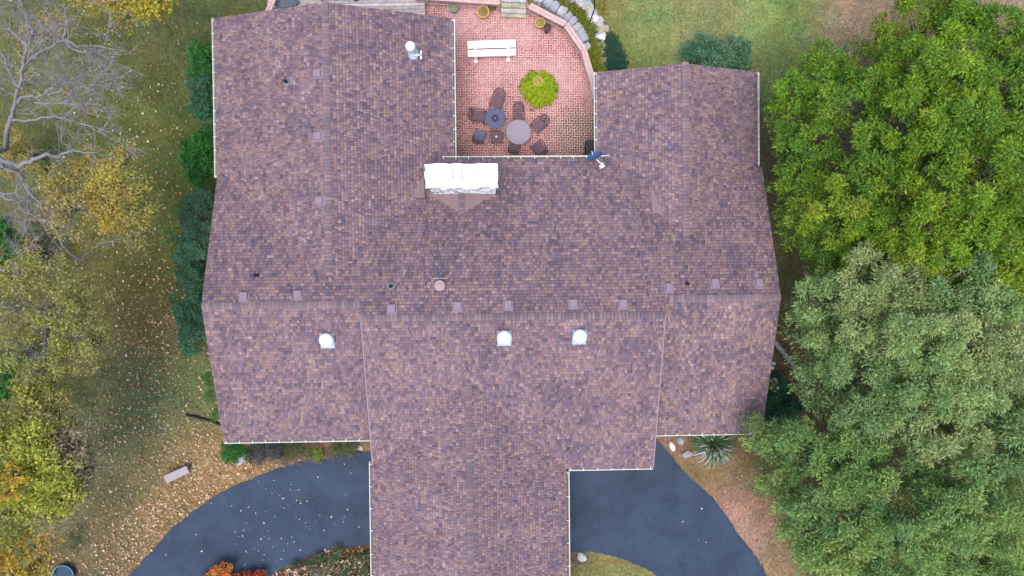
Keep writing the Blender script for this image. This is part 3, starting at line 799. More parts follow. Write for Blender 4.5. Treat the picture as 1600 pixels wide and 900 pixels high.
# grass blades over the turf (nobody could count them)
def grass():
    n = 420000
    P0_, P1_ = at(-30, 930, 0), at(1640, -30, 0)
    x = rng.uniform(P0_.x, P1_.x, n); y = rng.uniform(P0_.y, P1_.y, n)
    m = free(x, y); x, y = x[m], y[m]; n = len(x)
    c = gcn(x, y) * (1 + rng.normal(0, .45, (n, 1))) * np.stack([1 + rng.normal(0, .13, n), np.ones(n), 1 + rng.normal(0, .12, n)], 1) * 1.12
    a = rng.uniform(0, 6.283, n); ln = rng.uniform(.03, .085, n); h = rng.uniform(.012, .05, n); wd = rng.uniform(.006, .014, n)
    ca, sa = np.cos(a), np.sin(a)
    b0 = np.stack([x - sa * wd, y + ca * wd, np.zeros(n)], 1); b1 = np.stack([x + sa * wd, y - ca * wd, np.zeros(n)], 1)
    t = np.stack([x + ca * ln, y + sa * ln, h], 1)
    V = np.stack([b0, b1, t], 1).reshape(-1, 3)
    o = np_mesh('grass', V, np.arange(3 * n).reshape(n, 3), np.repeat(np.clip(c, .003, .8), 3, 0), M_BLADE); tag(o, 'short patchy turf growing over the yard around the house', 'grass', kind='stuff')
grass()

# fallen leaves
LIT = []
def lit(px, py, rx, ry, n):
    p = at(px, py, 0); LIT.append((rng.normal(p.x, rx / 34.8, n), rng.normal(p.y, ry / 34.8, n)))
for q in ((250, 470, 45, 90, 420), (200, 560, 55, 60, 300), (260, 560, 40, 50, 320), (220, 680, 55, 60, 420), (300, 700, 35, 40, 620), (330, 745, 40, 22, 620), (280, 790, 45, 25, 600),
          (230, 830, 40, 35, 600), (190, 880, 40, 25, 420), (150, 850, 60, 50, 300), (400, 725, 45, 12, 330), (270, 380, 40, 80, 120), (230, 250, 70, 120, 160), (170, 740, 50, 60, 300), (520, 885, 45, 20, 280), (450, 890, 30, 10, 160),
          (510, 860, 50, 4, 120), (150, 100, 100, 90, 160), (230, 160, 60, 120, 260), (220, 320, 50, 80, 200), (1170, 800, 30, 60, 60), (1090, 40, 120, 60, 30), (1240, 500, 20, 90, 40), (260, 620, 120, 140, 300), (240, 500, 60, 140, 350)): lit(*q)
x = np.concatenate([a for a, b in LIT]); y = np.concatenate([b for a, b in LIT]); m = free(x, y); x, y = x[m], y[m]
# drive leaves, each with its place
dx = np.concatenate([at(p[0], p[1]).x + rng.normal(0, p[2], p[3]) for p in ((400, 780, 1.6, 22), (480, 830, 1.7, 34), (360, 860, 1.4, 22), (520, 780, 1.3, 14), (1090, 830, 1.1, 5), (450, 770, .8, 12), (430, 885, .9, 16))])
rng2 = np.random.default_rng(11)
dy = np.concatenate([at(p[0], p[1]).y + rng2.normal(0, p[2] * .6, p[3]) for p in ((400, 780, 1.6, 22), (480, 830, 1.7, 34), (360, 860, 1.4, 22), (520, 780, 1.3, 14), (1090, 830, 1.1, 5), (450, 770, .8, 12), (430, 885, .9, 16))])
m = ~free(dx, dy) & free(dx, dy, False); dx, dy = dx[m], dy[m]
def litter(x, y, name, label, pal, wts, z0, smin=.05, smax=.12):
    n = len(x); C = np.stack([x, y, z0 + rng.uniform(0, .02, n)], 1); A = rng.normal(size=(n, 3)) * np.array([1, 1, .25]); N = rng.normal(size=(n, 3)) * .35 + np.array([0, 0, 1])
    ln = smin + (smax - smin) * rng.random(n) ** 1.6
    V, F, c = leaf_quads(C, A, N, ln, ln * rng.uniform(.55, .9, n), mix_cols(n, pal, wts, .2))
    V[:, 2] = np.maximum(V[:, 2], z0 - .004)
    o = np_mesh(name, V, F, c, M_LITTER); tag(o, label, 'leaf litter', kind='stuff')
LP = [(.50, .33, .20), (.60, .45, .32), (.36, .21, .12), (.42, .16, .10), (.55, .45, .16), (.70, .58, .46)]
litter(x, y, 'fallen_leaves', 'tan and russet fallen leaves scattered over the left lawn and beds', LP, (34, 20, 24, 10, 9, 6), .03, .035, .15)
ix = []
for _ in range(420):
    t_ = random.random(); q = at(455 + 122 * t_ + random.gauss(0, 4), random.uniform(860 + 25 * (1 - t_), 905), 0); ix.append((q.x, q.y))
ix = np.array(ix); mm = free(ix[:, 0], ix[:, 1])
litter(ix[mm, 0], ix[mm, 1], 'fallen_leaves', 'orange and tan leaves caught on the ground cover of the left island bed', [(.70, .46, .32), (.60, .30, .20), (.74, .60, .50), (.5, .16, .12)], (5, 3, 3, 2), .36, .05, .11)
litter(dx, dy, 'fallen_leaves', 'pale fallen leaves scattered on the dark asphalt driveway', [(.70, .58, .50), (.62, .50, .45), (.5, .3, .2)], (6, 4, 2), .02, .045, .115)

# a few small leaves and twigs lying on the roof
rx, ry = [], []
for _ in range(150):
    hx, hy = random.uniform(XA, XE), random.uniform(-12, 10); z_ = float(roofz(np.array([hx]), np.array([hy]))[0])
    if z_ > 0: rx.append((hx, hy, z_))
RP = np.array([tuple(to_world(Vector(q))) for q in rx]); n = len(RP); ln = rng.uniform(.025, .07, n)
V, F, c = leaf_quads(RP + np.array([0, 0, .035]), rng.normal(size=(n, 3)) * np.array([1, 1, .2]), rng.normal(size=(n, 3)) * .3 + np.array([0, 0, 1]), ln, ln * .6, mix_cols(n, [(.62, .52, .46), (.45, .28, .18), (.12, .09, .08)], (3, 3, 3)))
tag(np_mesh('roof_debris', V, F, c, M_LITTER), 'tiny leaves and twigs scattered on the shingle roof', 'leaf litter', kind='stuff')

# ------------------------------------------------------------------ brick patio
p00, p11 = at(655, 262, 0), at(942, -10, 0)
bm = bmesh.new()
add_prism(bm, PATIO, -.02, .018); bmesh.ops.triangulate(bm, faces=[f for f in bm.faces if len(f.verts) > 4]); bmesh.ops.recalc_face_normals(bm, faces=bm.faces)
patio = tag(obj('patio', bm, M_MORT), kind='structure')
def bricks():
    W = .108; G_ = .017
    out = []
    nX = int((p11.x - p00.x + 1.5) / W) + 8; nY = int((p11.y - p00.y + 1.5) / W) + 8
    ox, oy = -.6, -.6
    # herringbone on a cell grid: cell (i,j), k=(i-j)%4 -> start of horizontal / vertical brick
    for i in range(nX):
        for j in range(nY):
            k = (i - j) % 4
            if k == 0: out.append((ox + (i + 1) * W, oy + (j + .5) * W, 2 * W - G_, W - G_))
            elif k == 3: out.append((ox + (i + .5) * W, oy + (j + 1) * W, W - G_, 2 * W - G_))
    B = np.array(out)
    th = YAW; bx = p00.x + B[:, 0] * math.cos(th) - B[:, 1] * math.sin(th); by = p00.y + B[:, 0] * math.sin(th) + B[:, 1] * math.cos(th)
    m = inside(PATIO, bx, by); bx, by, B = bx[m], by[m], B[m]; n = len(bx)
    hx, hy = B[:, 2] / 2, B[:, 3] / 2
    zt = .034 + rng.normal(0, .0025, n); V = []
    bev = .008
    for (sx, sy, z, e) in ((-1, -1, 0, 0), (1, -1, 0, 0), (1, 1, 0, 0), (-1, 1, 0, 0), (-1, -1, 1, bev), (1, -1, 1, bev), (1, 1, 1, bev), (-1, 1, 1, bev)):
        lx = sx * (hx - e); ly = sy * (hy - e)
        V.append(np.stack([bx + lx * math.cos(th) - ly * math.sin(th), by + lx * math.sin(th) + ly * math.cos(th), (zt if z else zt * 0 + .01)], 1))
    V = np.stack(V, 1).reshape(-1, 3); b = np.arange(n)[:, None] * 8
    F = (b[:, None, :] + np.array([[4, 5, 6, 7], [0, 1, 5, 4], [1, 2, 6, 5], [2, 3, 7, 6], [3, 0, 4, 7]])[None]).reshape(-1, 4)
    c = mix_cols(n, [(.43, .175, .165), (.47, .21, .20), (.36, .135, .135), (.50, .26, .25), (.40, .16, .14)], (30, 25, 18, 14, 13), .07)
    def blob(px, py, r): q = at(px, py); return np.exp(-((bx - q.x) ** 2 + (by - q.y) ** 2) / (r / 34.8) ** 2)
    wear = noise_field(bx, by, .8, 5.5); eff = np.clip(.10 + .8 * wear + .5 * blob(810, 70, 60) + .35 * blob(740, 30, 40) + .4 * blob(900, 140, 30) - .7 * blob(760, 215, 40), 0, .55)[:, None]
    c = c * (1 - eff) + np.array([.62, .35, .34]) * eff
    st = np.clip(1.2 * blob(903, 212, 34) + .6 * blob(908, 235, 26) + .55 * blob(725, 238, 14) + .3 * blob(900, 190, 30) + .16 * blob(775, 212, 55) + .10 * np.clip(noise_field(bx, by, 1.6, 31.0) * 2, 0, 1), 0, .8)[:, None]
    c = c * (1 - st) + np.array([.13, .10, .065]) * st
    o = np_mesh('bricks', V, F, np.repeat(c, 8, 0), M_BRICK, patio); tag(o, kind='stuff')
bricks()
PZ = .035

# bench ------------------------------------------------------------
def P(px, py, z=PZ): return at(px, py, z)
bc = (P(738, 84, .45) + P(799, 80, .45)) / 2; bc.z = PZ
bn = empty('garden_bench', bc, rad(2.5)); tag(bn, 'long white garden bench standing on the brick patio', 'bench')
Lb = 2.12
bm = bmesh.new()
add_box(bm, (0, -.02, .43), (Lb, .30, .05)); bmesh.ops.bevel(bm, geom=list(bm.edges), offset=.008, segments=1, affect='EDGES'); obj('seat', bm, M_BPAINT, bn)
bm = bmesh.new(); add_box(bm, (0, 0, 0), (Lb, .33, .04), 0, Matrix.Translation((0, .315, .56)) @ Matrix.Rotation(rad(28), 4, 'X'))
bmesh.ops.bevel(bm, geom=list(bm.edges), offset=.008, segments=1, affect='EDGES'); obj('backrest', bm, M_BPAINT, bn)
for sx in (-.72, .72):
    bm = bmesh.new(); add_box(bm, (sx, -.14, .21), (.12, .10, .42), 0); add_box(bm, (sx, -.24, .035), (.16, .14, .07)); obj('leg', bm, M_BPAINT, bn)
    bm = bmesh.new(); add_box(bm, (sx, .17, .28), (.10, .08, .55)); obj('leg', bm, M_BPAINT, bn)
    bm = bmesh.new(); add_box(bm, (sx, .02, .385), (.09, .36, .05)); obj('support_rail', bm, M_BPAINT, bn)

# tables -----------------------------------------------------------
def table(px, py, r, label, topmat, slats, h=.72):
    c = P(px, py, h); t = empty('patio_table', (c.x, c.y, PZ)); tag(t, label, 'table')
    bm = bmesh.new()
    if slats:
        add_lathe(bm, [(r * .16, h - .03), (r * .16, h)], 16)
        for k in range(26):
            a = 2 * math.pi * k / 26; add_box(bm, (math.cos(a) * r * .55, math.sin(a) * r * .55, h - .012), (r * .8, .035 + .03 * (k % 2), .014), a)
        add_lathe(bm, [(r * .97, h - .03), (r * .97, h - .022)], 28)
        obj('table_top', bm, topmat, t)
    else:
        add_lathe(bm, [(r * .96, h - .02), (r * .97, h), (.03, h + .004)], 40); obj('table_top', bm, topmat, t)
    bm = bmesh.new(); n = 44
    add_tube(bm, [(r * math.cos(2 * math.pi * k / n), r * math.sin(2 * math.pi * k / n), h - .004) for k in range(n + 1)], .016, 6, False); obj('rim', bm, topmat, t)
    for k in range(4):
        a = math.pi / 4 + k * math.pi / 2; bm = bmesh.new()
        add_tube(bm, [(r * .72 * math.cos(a), r * .72 * math.sin(a), h - .03), (r * .35 * math.cos(a), r * .35 * math.sin(a), h * .5), (r * .7 * math.cos(a), r * .7 * math.sin(a), 0)], .016, 6); obj('leg', bm, M_IRON, t)
    return t
table(773.5, 185, .44, 'smaller dark blue round patio table with a radial slatted top', M_TABB, True)
table(810, 206.5, .53, 'larger round patio table with a pale grey mesh top', M_TABL, False)

# chairs -----------------------------------------------------------
def chair_parts(t, w=.50, dpt=.48, back=.42, hi=.86, fab=M_MESH, slat=False):
    sz = .42
    bm = bmesh.new()
    if slat:
        for k in range(7): add_box(bm, (0, -dpt / 2 + .04 + k * dpt / 7, sz), (w - .05, .045, .02))
    else:
        nx_ = 8
        vs = [[bm.verts.new(((i / nx_ - .5) * (w - .04), (j / nx_ - .5) * dpt, sz - .03 * math.sin(math.pi * i / nx_) * math.sin(math.pi * j / nx_) + (.0))) for i in range(nx_ + 1)] for j in range(nx_ + 1)]
        for j in range(nx_):
            for i_ in range(nx_): bm.faces.new((vs[j][i_], vs[j][i_ + 1], vs[j + 1][i_ + 1], vs[j + 1][i_]))
        r = bmesh.ops.extrude_face_region(bm, geom=list(bm.faces))
        for v in r['geom']:
            if isinstance(v, bmesh.types.BMVert): v.co.z -= .02
        bmesh.ops.recalc_face_normals(bm, faces=bm.faces)
    obj('seat', bm, fab, t)
    # back: curved frame with vertical bars leaning back (+y)
    bm = bmesh.new(); yb = dpt / 2; lean = .20
    arc = []
    for k in range(13):
        u = k / 12; a = math.pi * u; arc.append((-math.cos(a) * w / 2, yb + lean * (.35 + .65 * math.sin(a)) * (1 if u not in (0, 1) else .3) + .03, sz + (hi - sz) * (math.sin(a) ** .5 if 0 < u < 1 else .08)))
    add_tube(bm, arc, .018, 6)
    obj('back_frame', bm, M_IRON, t)
    bm = bmesh.new()
    for k in range(7):
        x = (-.5 + (k + .5) / 7) * w * .88; hh = sz + (hi - sz) * math.sqrt(max(0, 1 - (x / (w / 2)) ** 2)) ** .5 * .98
        add_tube(bm, [(x, yb, sz), (x * 1.02, yb + lean * .5, (sz + hh) / 2), (x, yb + lean * .95, hh)], .014, 4)
    for hh in (.35, .7): add_tube(bm, [(-w * .45, yb + lean * hh, sz + (hi - sz) * hh * .8), (0, yb + lean * hh + .05, sz + (hi - sz) * hh), (w * .45, yb + lean * hh, sz + (hi - sz) * hh * .8)], .012, 4)
    obj('backrest', bm, M_IRON, t)
    for sx in (-1, 1):
        bm = bmesh.new(); add_tube(bm, [(sx * w / 2, yb + .06, sz + .26), (sx * (w / 2 + .03), 0, sz + .24), (sx * (w / 2 + .02), -dpt / 2 + .04, sz + .22), (sx * w / 2, -dpt / 2, sz)], .019, 6); obj('armrest', bm, M_IRON, t)
        for sy in (-1, 1):
            bm = bmesh.new(); add_tube(bm, [(sx * w / 2 * .95, sy * dpt / 2 * .95, sz), (sx * w / 2 * 1.05, sy * (dpt / 2 + .03), 0)], .016, 6); obj('leg', bm, M_IRON, t)
GCH = 'dark metal chairs round the patio tables'
def chair(px, py, face, label, **kw):
    """face: direction (photo px) the sitter looks"""
    c = P(px, py, .42); f = Vector((face[0], -face[1], 0)).normalized()
    t = empty('patio_chair', (c.x, c.y, PZ), math.atan2(f.y, f.x) + math.pi / 2)
    tag(t, label, 'chair', GCH); chair_parts(t, **kw); return t
chair(777, 159, (-.35, 1), 'dark metal patio chair above the dark blue table, nearest the bench')
chair(749, 182, (1, .15), 'dark metal patio chair at the left of the dark blue slatted table')
chair(750, 212, (.4, -1), 'dark bluish chair nearest the gutter, left of the small square table', fab=M_TABB, w=.46, dpt=.42, hi=.8)
chair(810, 180, (0, 1), 'dark slatted patio chair drawn up above the pale table', slat=True, w=.44)
chair(842, 196, (-1, .8), 'dark patio chair right of the pale table, below the lime shrub', w=.46)
chair(841, 231, (-.7, -1), 'dark patio chair by the eave, lower right of the pale table')
chair(804, 228, (.2, -1), 'dark patio chair tucked under the lower edge of the pale table', w=.46, dpt=.42)
c = P(775.5, 214, .4); t = empty('side_table', (c.x, c.y, PZ), .05); tag(t, 'low square dark side table with a small white candle dish on it', 'side table')
bm = bmesh.new(); add_box(bm, (0, 0, .40), (.46, .46, .03)); bmesh.ops.bevel(bm, geom=list(bm.edges), offset=.01, segments=1, affect='EDGES'); obj('table_top', bm, M_MESH, t)
bm = bmesh.new()
for sx, sy, a, b in ((0, .24, .50, .03), (0, -.24, .50, .03), (.24, 0, .03, .45), (-.24, 0, .03, .45)): add_box(bm, (sx, sy, .412), (a, b, .03))
obj('rim', bm, M_IRON, t)
for sx in (-1, 1):
    for sy in (-1, 1): bm = bmesh.new(); add_box(bm, (sx * .2, sy * .2, .19), (.035, .035, .38)); obj('leg', bm, M_IRON, t)
bm = bmesh.new(); add_lathe(bm, [(.02, 0), (.04, .02), (.045, .045), (.02, .035)], 14)
tag(obj('candle_dish', bm, M_WHITE, None, (c.x, c.y, PZ + .417)), 'tiny white dish on the square dark side table', 'dish')

# pots -------------------------------------------------------------
def pot(name, px, py, r, h, m, label, soil=True, z=PZ):
    c = at(px, py, h + z); o = empty(name, (c.x, c.y, z)); tag(o, label, 'plant pot')
    bm = bmesh.new(); add_lathe(bm, [(r * .6, 0), (r * .82, h * .5), (r * .95, h * .88), (r * 1.05, h * .9), (r * 1.05, h), (r * .88, h), (r * .86, h * .86)], 22); obj('pot_body', bm, m, o, smooth=False)
    if soil: bm = bmesh.new(); add_lathe(bm, [(r * .87, h * .84), (r * .86, h * .90), (.02, h * .93)], 18); obj('soil', bm, M_SOIL, o)
    return o
def sprig(parent, r, h, n, pal, ln=.09, wd=.03):
    C = rng.normal(size=(n, 3)) * np.array([r, r, .05]) * .5 + np.array([0, 0, h]); A = rng.normal(size=(n, 3)) * np.array([1, 1, .5]); N = rng.normal(size=(n, 3)) * .5 + np.array([0, 0, 1])
    V, F, c = leaf_quads(C, A, N, ln, wd, mix_cols(n, pal)); np_mesh('foliage', V, F, c, M_LEAF, parent)
o = pot('planter', 755, 18, .26, .42, M_OCHRE, 'ochre rimmed pot with dry foliage left of the stone steps'); sprig(o, .2, .40, 90, [(.5, .4, .12), (.35, .3, .1)])
o = pot('planter', 844, 35, .22, .40, M_OCHRE, 'ochre rimmed pot standing beside the dark brown urn'); sprig(o, .12, .38, 40, [(.55, .45, .15)])
pot('urn', 855.5, 43, .17, .5, M_POTBR, 'dark brown urn by the curved cedar railing', soil=False)
o = pot('planter', 708, 11, .20, .42, M_TURQ, 'turquoise glazed pot by the upper railing', soil=True)
c = P(766, 15, .2); bm = bmesh.new(); bmesh.ops.create_icosphere(bm, subdivisions=2, radius=.2)
o = empty('potted_plant', (c.x, c.y, PZ)); tag(o, 'small brownish plant beside the ochre pot near the stone steps', 'plant'); bm.free()
V_, F_, C_ = lobe_leaves((0, 0, .18), .2, 500, [(.38, .30, .08), (.2, .16, .06)], None, .09, .035, clumps=8, cr=.2)[0]; np_mesh('foliage', V_, F_, C_, M_LEAF, o)

# round lime shrub with a pot set in it
def shrub(name, label, spots, n, pal, wts=None, ln=.09, wd=.035, clumps=30, cat='shrub', group=None, stems=True, flat=.8, cr=.3, up=.6, **kw):
    P_ = [at(s[0], s[1], s[2]) for s in spots]; b = sum(P_, Vector()) / len(P_); b.z = 0
    t = empty(name, b); tag(t, label, cat, group); cl = []
    bm = bmesh.new()
    for s, p in zip(spots, P_):
        q = p - b
        (V, F, C), cc = lobe_leaves(q, s[3], int(n * (s[3] / .6) ** 2), pal, wts, ln, wd, clumps, cr, flat=flat, up=up, **kw); V[:, 2] = np.maximum(V[:, 2], .01); cl.append((V, F, C))
        for j in range(0, len(cc), 4): add_tube(bm, [(q.x * .9, q.y * .9, -.02), Vector((q.x, q.y, q.z * .5)).lerp(Vector(cc[j]), .4), tuple(cc[j])], [.02, .012, .005], 3, False)
    np_mesh('foliage', *join_clouds(cl), M_LEAF, t)
    if stems: obj('stem', bm, M_BARK2, t)['kind'] = 'stuff'
    else: bm.free()
    return t
shrub('round_shrub', 'round lime green shrub growing through the brick patio', [(842, 139, .26, .74), (842, 140, .15, .80)], 12000, [(.42, .60, .03), (.56, .66, .04), (.30, .50, .03), (.50, .58, .12)], (4, 3, 2, 1), .055, .028, clumps=420, flat=.55, cr=.085, stems=True)
shrub('edging_plant', 'flat collar of short yellow-green growth around the lime shrub', [(842, 141, .06, .86)], 2600, [(.40, .42, .10), (.30, .34, .08), (.45, .36, .2)], None, .07, .025, clumps=90, flat=.05, cr=.12, stems=False)
o = pot('planter', 840.5, 126.5, .20, .22, M_OCHRE, 'ochre pot sunk in the top of the lime green shrub', z=.42)
# black bin by the eave corner
c = P(920, 231, .6); t = empty('storage_bin', (c.x - .0, c.y, PZ)); tag(t, 'black box half under the right hand patio gutter', 'bin')
bm = bmesh.new(); add_box(bm, (.08, 0, .28), (.40, .62, .56)); bmesh.ops.bevel(bm, geom=list(bm.edges), offset=.03, segments=2, affect='EDGES'); obj('body', bm, M_DARK, t)
bm = bmesh.new(); add_box(bm, (.08, 0, .59), (.44, .66, .05)); bmesh.ops.bevel(bm, geom=list(bm.edges), offset=.015, segments=1, affect='EDGES'); obj('lid', bm, mat('black_lid', (.05, .05, .055), .6), t)

# ------------------------------------------------------------------ railings, deck, steps, walls at the top of the picture
def plank(bm, p, q, w_, th_, z):
    p, q = Vector((p[0], p[1], 0)), Vector((q[0], q[1], 0)); d = q - p
    add_box(bm, ((p.x + q.x) / 2, (p.y + q.y) / 2, z), (d.length, w_, th_), math.atan2(d.y, d.x))
def railing(path, z, label, gap=(-.07, .07), wd=.13):
    pts = [at(x, y, z) for x, y in path]; t = empty('railing', (pts[0].x, pts[0].y, 0)); tag(t, label, 'railing'); o0 = Vector((pts[0].x, pts[0].y, 0))
    for a, b in zip(pts, pts[1:]):
        n = Vector((-(b - a).y, (b - a).x, 0)).normalized()
        for gp in gap:
            bm = bmesh.new(); plank(bm, a - o0 + n * gp, b - o0 + n * gp, wd, .04, z + (.002 if gp > 0 else 0)); obj('cap_board', bm, M_WOODP, t)
        bm = bmesh.new(); plank(bm, a - o0, b - o0, .04, .09, z - .08); obj('rail', bm, M_WOODP, t)
        bm = bmesh.new(); plank(bm, a - o0, b - o0, .04, .09, .18); obj('rail', bm, M_WOODP, t)
        L_ = (b - a).length; k = max(2, int(L_ / .13)); 
        for i in range(k):
            q = a.lerp(b, (i + .5) / k) - o0; bm = bmesh.new(); add_box(bm, (q.x + n.x * .04, q.y + n.y * .04, (z - .02 + .12) / 2 - .02), (.035, .035, z - .16)); obj('baluster', bm, M_WOODP, t)
    for a in pts: bm = bmesh.new(); add_box(bm, (a.x - o0.x, a.y - o0.y, z / 2 - .03), (.10, .10, z - .0)); obj('post', bm, M_WOODP, t)
    return t
railing([(828, 9), (884, 38), (912, 78), (925, 122), (932, 150)], .95, 'curved pinkish cedar railing round the right edge of the patio')
railing([(650, -6), (713, -2), (780, 3)], .95, 'pinkish cedar railing along the upper edge of the patio')
railing([(417, 22), (432, -14)], 1.0, 'short pinkish railing running up past the left roof corner', gap=(-.06, .06), wd=.11)
# weathered deck
dk = empty('deck', at(530, -20, 0)); tag(dk, 'weathered grey board deck behind the upper left roof', 'deck'); o0 = dk.location.copy()
dz = .45
for k in range(16):
    a, b = at(418, 26 - k * 5.2, dz), at(668 if k > 3 else 664, 22 - k * 5.2, dz); bm = bmesh.new(); plank(bm, a - o0, b - o0, .128, .035, dz + random.uniform(-.002, .002)); obj('board', bm, M_WOODG if k % 3 else mat('pale_decking', (.56, .50, .49), .9, var=.25, scale=6, bump=.3), dk)
for (x, y) in ((430, 10), (540, 8), (650, 6)): bm = bmesh.new(); q = at(x, y, 0) - o0; add_box(bm, (q.x, q.y, .2), (.12, .12, .42)); obj('post', bm, M_WOODP, dk)
# grey bundled cover on the deck
c = at(448, 4, dz + .12); bm = bmesh.new(); bmesh.ops.create_icosphere(bm, subdivisions=4, radius=.5)
for v in bm.verts: v.co = Vector((v.co.x * 1.0, v.co.y * .55, max(-.08, v.co.z * .35))) + mnoise.noise_vector(v.co * 3.5) * .09
tag(obj('folded_cover', bm, mat('slate_cloth', (.12, .14, .18), .8, var=.2), None, (c.x, c.y, dz + .1), (0, 0, .1), True), 'crumpled slate grey cover lying on the weathered deck', 'cover')
for (x, y, lb) in ((505, -1, 'dark brown shoe on the deck boards beside the slate grey cover'), (557, 0, 'dark brown shoe on the deck boards nearer the turquoise pot')):
    c = at(x, y, dz + .05); bm = bmesh.new(); bmesh.ops.create_icosphere(bm, subdivisions=2, radius=.12)
    for v in bm.verts: v.co = Vector((v.co.x * 1.1, v.co.y * .5 * (1 - .25 * (v.co.x > 0)), v.co.z * .45 + (.04 if v.co.x < -.03 and v.co.z > 0 else 0)))
    tag(obj('shoe', bm, M_POTBR, None, (c.x, c.y, dz + .06), (0, 0, .3), True), lb, 'shoe')

def rock(name, px, py, sx, sy, sz, m, label=None, cat='rock', rz=0, z=0, parent=None, seed=0, group=None):
    c = at(px, py, z + sz * .4); bm = bmesh.new(); bmesh.ops.create_icosphere(bm, subdivisions=3, radius=.5)
    for v in bm.verts:
        n = mnoise.noise(v.co * 2.2 + Vector((seed, seed * 2, 0))) * .28 + mnoise.noise(v.co * 6 + Vector((seed, 0, 0))) * .10
        v.co *= 1 + n; v.co = Vector((v.co.x * sx, v.co.y * sy, v.co.z * sz))
    l = (c.x, c.y, z + sz * .2)
    if parent: l = Vector(l) - parent.location
    o = obj(name, bm, m, parent, l, (0, 0, rz))
    if not parent: tag(o, label, cat, group)
    return o
# stone steps
st = empty('stone_steps', at(803, 8, 0)); tag(st, 'mossy stone steps set between the two cedar railings', 'steps')
for k, (py, zz) in enumerate(((20, .16), (13, .32), (5, .48), (-4, .64))):
    a, b = at(783, py, zz), at(822, py + 1, zz)
    bm = bmesh.new(); bmesh.ops.create_cube(bm, size=1); bmesh.ops.subdivide_edges(bm, edges=list(bm.edges), cuts=6, use_grid_fill=True)
    for v in bm.verts: v.co = Vector((v.co.x * (b.x - a.x), v.co.y * .34, v.co.z * zz)) + mnoise.noise_vector(v.co * 5 + Vector((k * 3, 0, 0))) * .035
    m_ = (a + b) / 2 - st.location; obj('tread', bm, M_MOSS if k in (0, 2) else M_ROCK, st, (m_.x, m_.y, zz / 2), (0, 0, -.02))
# low stone wall outside the curved railing
sw = empty('stone_wall', at(880, 20, 0)); tag(sw, 'low blue-grey stone wall hugging the outside of the curved railing', 'wall')
path = [at(x, y, .4) for x, y in ((838, -6), (862, 8), (884, 22), (897, 38), (908, 56), (918, 78))]
k = 0
for a, b in zip(path, path[1:]):
    for i in range(2):
        q = a.lerp(b, (i + .5) / 2) + Vector((random.uniform(-.04, .04), random.uniform(-.04, .04), 0)); d = b - a
        bm = bmesh.new(); bmesh.ops.create_icosphere(bm, subdivisions=3, radius=.5)
        for v in bm.verts:
            q8 = (abs(v.co.x * 2) ** 4 + abs(v.co.y * 2) ** 4 + abs(v.co.z * 2) ** 4) ** .25 + 1e-6; v.co = v.co / q8
            v.co *= 1 + mnoise.noise(v.co * 2.5 + Vector((k * 3.3, 0, 0))) * .22 + mnoise.noise(v.co * 7 + Vector((k, 0, 0))) * .08
            v.co = Vector((v.co.x * d.length * .56, v.co.y * .50, v.co.z * .8))
        l = q - sw.location; obj('stone', bm, M_ROCKG if k % 3 else M_ROCK, sw, (l.x, l.y, .2), (0, 0, math.atan2(d.y, d.x))); k += 1
# rock border beyond the planting
rocks = [(900, 0, .6, .6), (914, 8, .7, .6), (923, 20, .7, .7), (934, 46, .6, .7), (937, 60, .6, .7), (940, 73, .5, .6), (892, -3, .7, .5), (908, 4, .8, .55), (920, 14, .7, .6), (926, 27, .6, .5), (931, 40, .7, .5), (934, 53, .55, .5), (938, 66, .5, .45), (941, 80, .45, .5), (942, 93, .5, .45), (940, 106, .5, .4), (915, -6, .7, .5), (938, 30, .4, .3), (946, 44, .35, .35)]
rb = empty('rock_border', at(930, 50, 0)); tag(rb, 'border of pale weathered rocks between ground cover and dark hedge', 'rock border')
for k, (x, y, a, b) in enumerate(rocks): rock('rock', x, y, a, b, .35, (M_ROCK, M_ROCKG, M_ROCK, M_MOSS, M_ROCKW)[k % 5], rz=k * .7, seed=k * 1.7, parent=rb)
shrub('ground_cover', 'yellow-green ground cover spilling between the stone wall and the rocks', [(870, 0, .15, .55), (893, 18, .18, .5), (907, 35, .18, .5), (917, 52, .2, .5), (924, 68, .2, .5), (929, 84, .2, .5), (933, 100, .18, .5), (940, 112, .15, .4)], 2600,
      [(.34, .36, .04), (.22, .28, .03), (.14, .22, .03), (.42, .34, .06), (.26, .20, .06)], (4, 4, 3, 2, 1), .08, .035, clumps=40, flat=.35, cr=.22, stems=False, cat='ground cover')
shrub('moss_cushion', 'patch of yellow moss and thyme among the pale border rocks', [(948, 70, .1, .32), (947, 95, .1, .32), (938, 12, .1, .3), (942, 110, .1, .35), (900, 12, .12, .3)], 2200, [(.50, .44, .06), (.36, .36, .05), (.52, .40, .14)], None, .06, .03, clumps=30, flat=.25, cr=.18, stems=False, cat='moss')
shrub('dark_hedge', 'low dark blue-green hedge wedge between the border rocks and the lawn', [(955, 62, .2, .3), (958, 75, .22, .38), (961, 88, .24, .45), (963, 100, .25, .5), (964, 112, .25, .5)], 3600, [(.05, .14, .10), (.08, .19, .13), (.035, .10, .075)], None, .06, .03, clumps=50, flat=.5, cr=.2, cat='hedge')
# crooked black lamp post
t = empty('garden_lamp', at(925, 36, 0)); tag(t, 'thin black hooked garden lamp post standing in the border rocks', 'lamp post'); o0 = t.location
bm = bmesh.new(); pp = [at(921, 37, .05), at(925, 25, .8), at(929, 14, 1.5), at(929, 4, 1.9), at(928, -6, 2.1)]; add_tube(bm, [q - o0 for q in pp], [.035, .03, .028, .025, .022], 8); obj('post', bm, M_DARK, t)
bm = bmesh.new(); add_lathe(bm, [(.02, .2), (.12, .1), (.12, .07), (.05, 0)], 14); q = pp[-1] - o0; obj('lamp_shade', bm, M_DARK, t, (q.x, q.y, q.z - .15))

